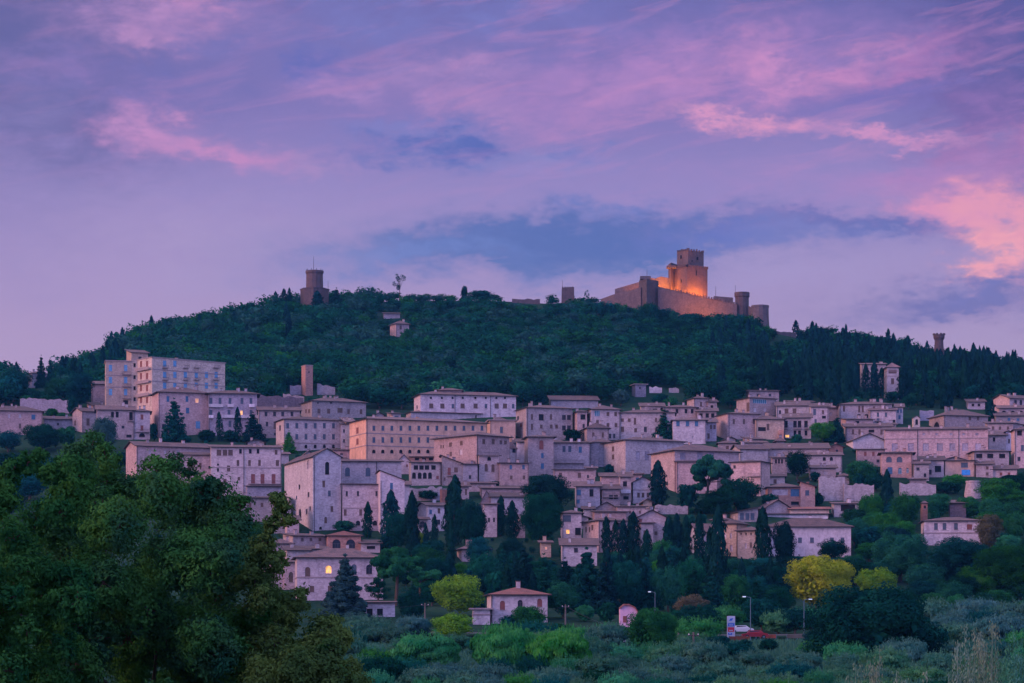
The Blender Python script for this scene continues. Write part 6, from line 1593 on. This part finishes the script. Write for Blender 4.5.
    wa = nd(nt, 'ShaderNodeMapRange', clamp=True); wa.inputs[1].default_value = -9; wa.inputs[2].default_value = 3; wa.inputs[3].default_value = .35; L(az, wa.inputs[0])
    col = mixc(nt, m('MULTIPLY', m('MULTIPLY', wf.outputs[0], we.outputs[0]), wa.outputs[0]), col, (*s2l((206,134,184)), 1))
    # west glow behind and left of the camera, lights the left walls pink
    dxw = m('DIVIDE', m('ADD', az, 105), 55); dyw = m('DIVIDE', m('SUBTRACT', el, 8), 22)
    g = m('EXPONENT', m('MULTIPLY', m('ADD', m('MULTIPLY', dxw, dxw), m('MULTIPLY', dyw, dyw)), -1.0))
    col = mixc(nt, g, col, (1.3, .7, .9, 1))
    # bright lavender afterglow of the open sky behind the camera
    gb = nd(nt, 'ShaderNodeMapRange'); gb.inputs[1].default_value = .15; gb.inputs[2].default_value = -.7; L(sp.outputs[1], gb.inputs[0])
    col = mixc(nt, gb.outputs[0], col, (.74, .76, 1.85, 1))
    bg = nd(nt, 'ShaderNodeBackground'); L(col, bg.inputs[0]); bg.inputs[1].default_value = 1.0
    st = nd(nt, 'ShaderNodeTexSky'); st.sky_type = 'NISHITA'; st.sun_disc = False; st.sun_elevation = math.radians(SUN_EL); st.sun_rotation = math.radians(SUN_AZ)
    b2 = nd(nt, 'ShaderNodeBackground'); L(st.outputs[0], b2.inputs[0]); b2.inputs[1].default_value = .012
    ad = nd(nt, 'ShaderNodeAddShader'); L(bg.outputs[0], ad.inputs[0]); L(b2.outputs[0], ad.inputs[1])
    out = nd(nt, 'ShaderNodeOutputWorld'); L(ad.outputs[0], out.inputs[0])
SUN_EL = 14; SUN_AZ = -112      # degrees; azimuth clockwise from +Y (the view direction)
BLOBS = [(450,20,230,40,(104,108,180),.6),(5,15,130,120,(62,74,142),2.2),(120,80,110,30,(90,94,168),.6),(1022,30,80,120,(70,70,142),1.8),(20,190,60,90,(130,118,178),.5),(1000,120,60,60,(140,100,168),.6),  # dark upper corner blobs: lens vignetting put into the sky colour
 (150,22,90,22,(165,125,184),.6),(150,35,40,14,(184,132,186),.5),(190,5,30,14,(182,128,182),.6),(330,62,34,14,(76,90,170),1.0),(225,50,40,10,(100,100,172),.5),
 (40,68,80,14,(130,104,170),.4),(150,120,52,20,(182,128,184),.75,-.2),(205,146,70,10,(184,126,182),.75,-.12),(330,160,60,10,(172,132,184),.4),(350,85,40,20,(166,126,186),.5),(470,80,80,16,(166,128,186),.6),(490,110,60,16,(168,128,184),.5),
 (700,70,200,40,(160,118,184),.6,.1),(620,95,90,24,(172,124,184),.5,.3),(715,72,34,16,(186,126,182),.6,.6),(765,70,26,26,(196,132,186),.8,.9),(845,68,60,10,(186,126,182),.7,.25),(905,65,70,16,(168,108,172),.6,.3),(880,95,90,10,(110,96,172),.6,.2),
 (745,120,62,8,(206,140,184),.95,-.12),(775,126,22,9,(214,142,182),.7),(885,137,80,6,(200,136,184),.9,-.04),(985,170,60,40,(178,114,172),.5),
 (420,145,60,18,(80,98,174),1.1,-.1),(445,150,24,14,(60,86,168),1.2),(400,128,60,8,(120,118,186),.5),(530,160,90,14,(124,126,190),.5),(590,150,26,9,(96,110,182),.7),
 (540,250,190,24,(70,98,168),1.7,.04),(430,256,90,12,(84,112,182),1.2,.1),(612,212,34,10,(92,112,184),.9),(600,235,110,16,(64,94,166),1.3),(720,238,60,12,(80,98,178),1.2),(860,226,100,10,(80,92,166),1.1),(790,236,80,10,(100,110,180),.7),(540,276,150,8,(120,120,182),.4),
 (200,250,180,50,(166,146,192),.3),(750,275,160,20,(158,140,190),.5),(830,190,180,30,(156,124,184),.5),
 (985,210,62,16,(214,138,178),1.1,-.1),(1005,206,40,16,(222,144,172),.8),(992,256,30,26,(236,156,170),1.3,.9),(1018,245,26,34,(226,146,170),1.0),(940,180,80,12,(166,118,180),.5),(960,302,110,14,(108,102,166),1.0,.1),(975,290,40,10,(106,104,172),.7)]
sky()
sd = bpy.data.lights.new('sun', 'SUN'); sd.energy = 2.45; sd.angle = math.radians(28); sd.color = (1.0, .47, .36)
so = bpy.data.objects.new('sun', sd); COL.objects.link(so)
a, e = math.radians(SUN_AZ), math.radians(SUN_EL)
sdir = Vector((math.sin(a)*math.cos(e), math.cos(a)*math.cos(e), math.sin(e)))
so.rotation_euler = (-sdir).to_track_quat('-Z', 'Y').to_euler(); so.location = (0, 0, 300)

if HAZE:
    m = bpy.data.materials.new('haze'); m.use_nodes = True; nt = m.node_tree
    for n in list(nt.nodes):
        if n.type != 'OUTPUT_MATERIAL': nt.nodes.remove(n)
    pv = nd(nt, 'ShaderNodeVolumePrincipled'); pv.inputs['Color'].default_value = (.12,.5,1,1); pv.inputs['Density'].default_value = HAZE; pv.inputs['Anisotropy'].default_value = 0
    nt.links.new(pv.outputs[0], [n for n in nt.nodes if n.type == 'OUTPUT_MATERIAL'][0].inputs['Volume'])
    bpy.ops.mesh.primitive_cube_add(); hz = bpy.context.object; hz.name = 'haze'; hz.data.materials.clear(); hz.data.materials.append(m)
    zs = [v.co.z for v in bpy.data.objects['ground'].data.vertices]; z0 = min(zs)-1; z1 = 260
    hz.location = (0, 2990, (z0+z1)/2); hz.scale = (4200, 3030, (z1-z0)/2); tag(hz, kind='stuff')
cd = bpy.data.cameras.new('camera'); co = bpy.data.objects.new('camera', cd); COL.objects.link(co)
cd.sensor_fit = 'HORIZONTAL'; cd.sensor_width = 36; cd.lens = 36*F/1024
cd.shift_y = (HOR-341.5)/1024; cd.clip_start = 1; cd.clip_end = 12000
co.location = (0, 0, 0); co.rotation_euler = (pi/2, 0, 0); S.camera = co
S.view_settings.view_transform = 'Standard'; S.view_settings.look = 'None'; S.view_settings.exposure = 0; S.view_settings.gamma = 1
S.cycles.use_denoising = True
try: S.cycles.denoiser = 'OPENIMAGEDENOISE'
except Exception: pass
S.cycles.max_bounces = 4; S.cycles.diffuse_bounces = 2; S.cycles.glossy_bounces = 2; S.cycles.transmission_bounces = 1; S.cycles.volume_bounces = 1; S.cycles.transparent_max_bounces = 4
S.cycles.use_adaptive_sampling = True; S.cycles.adaptive_threshold = .02
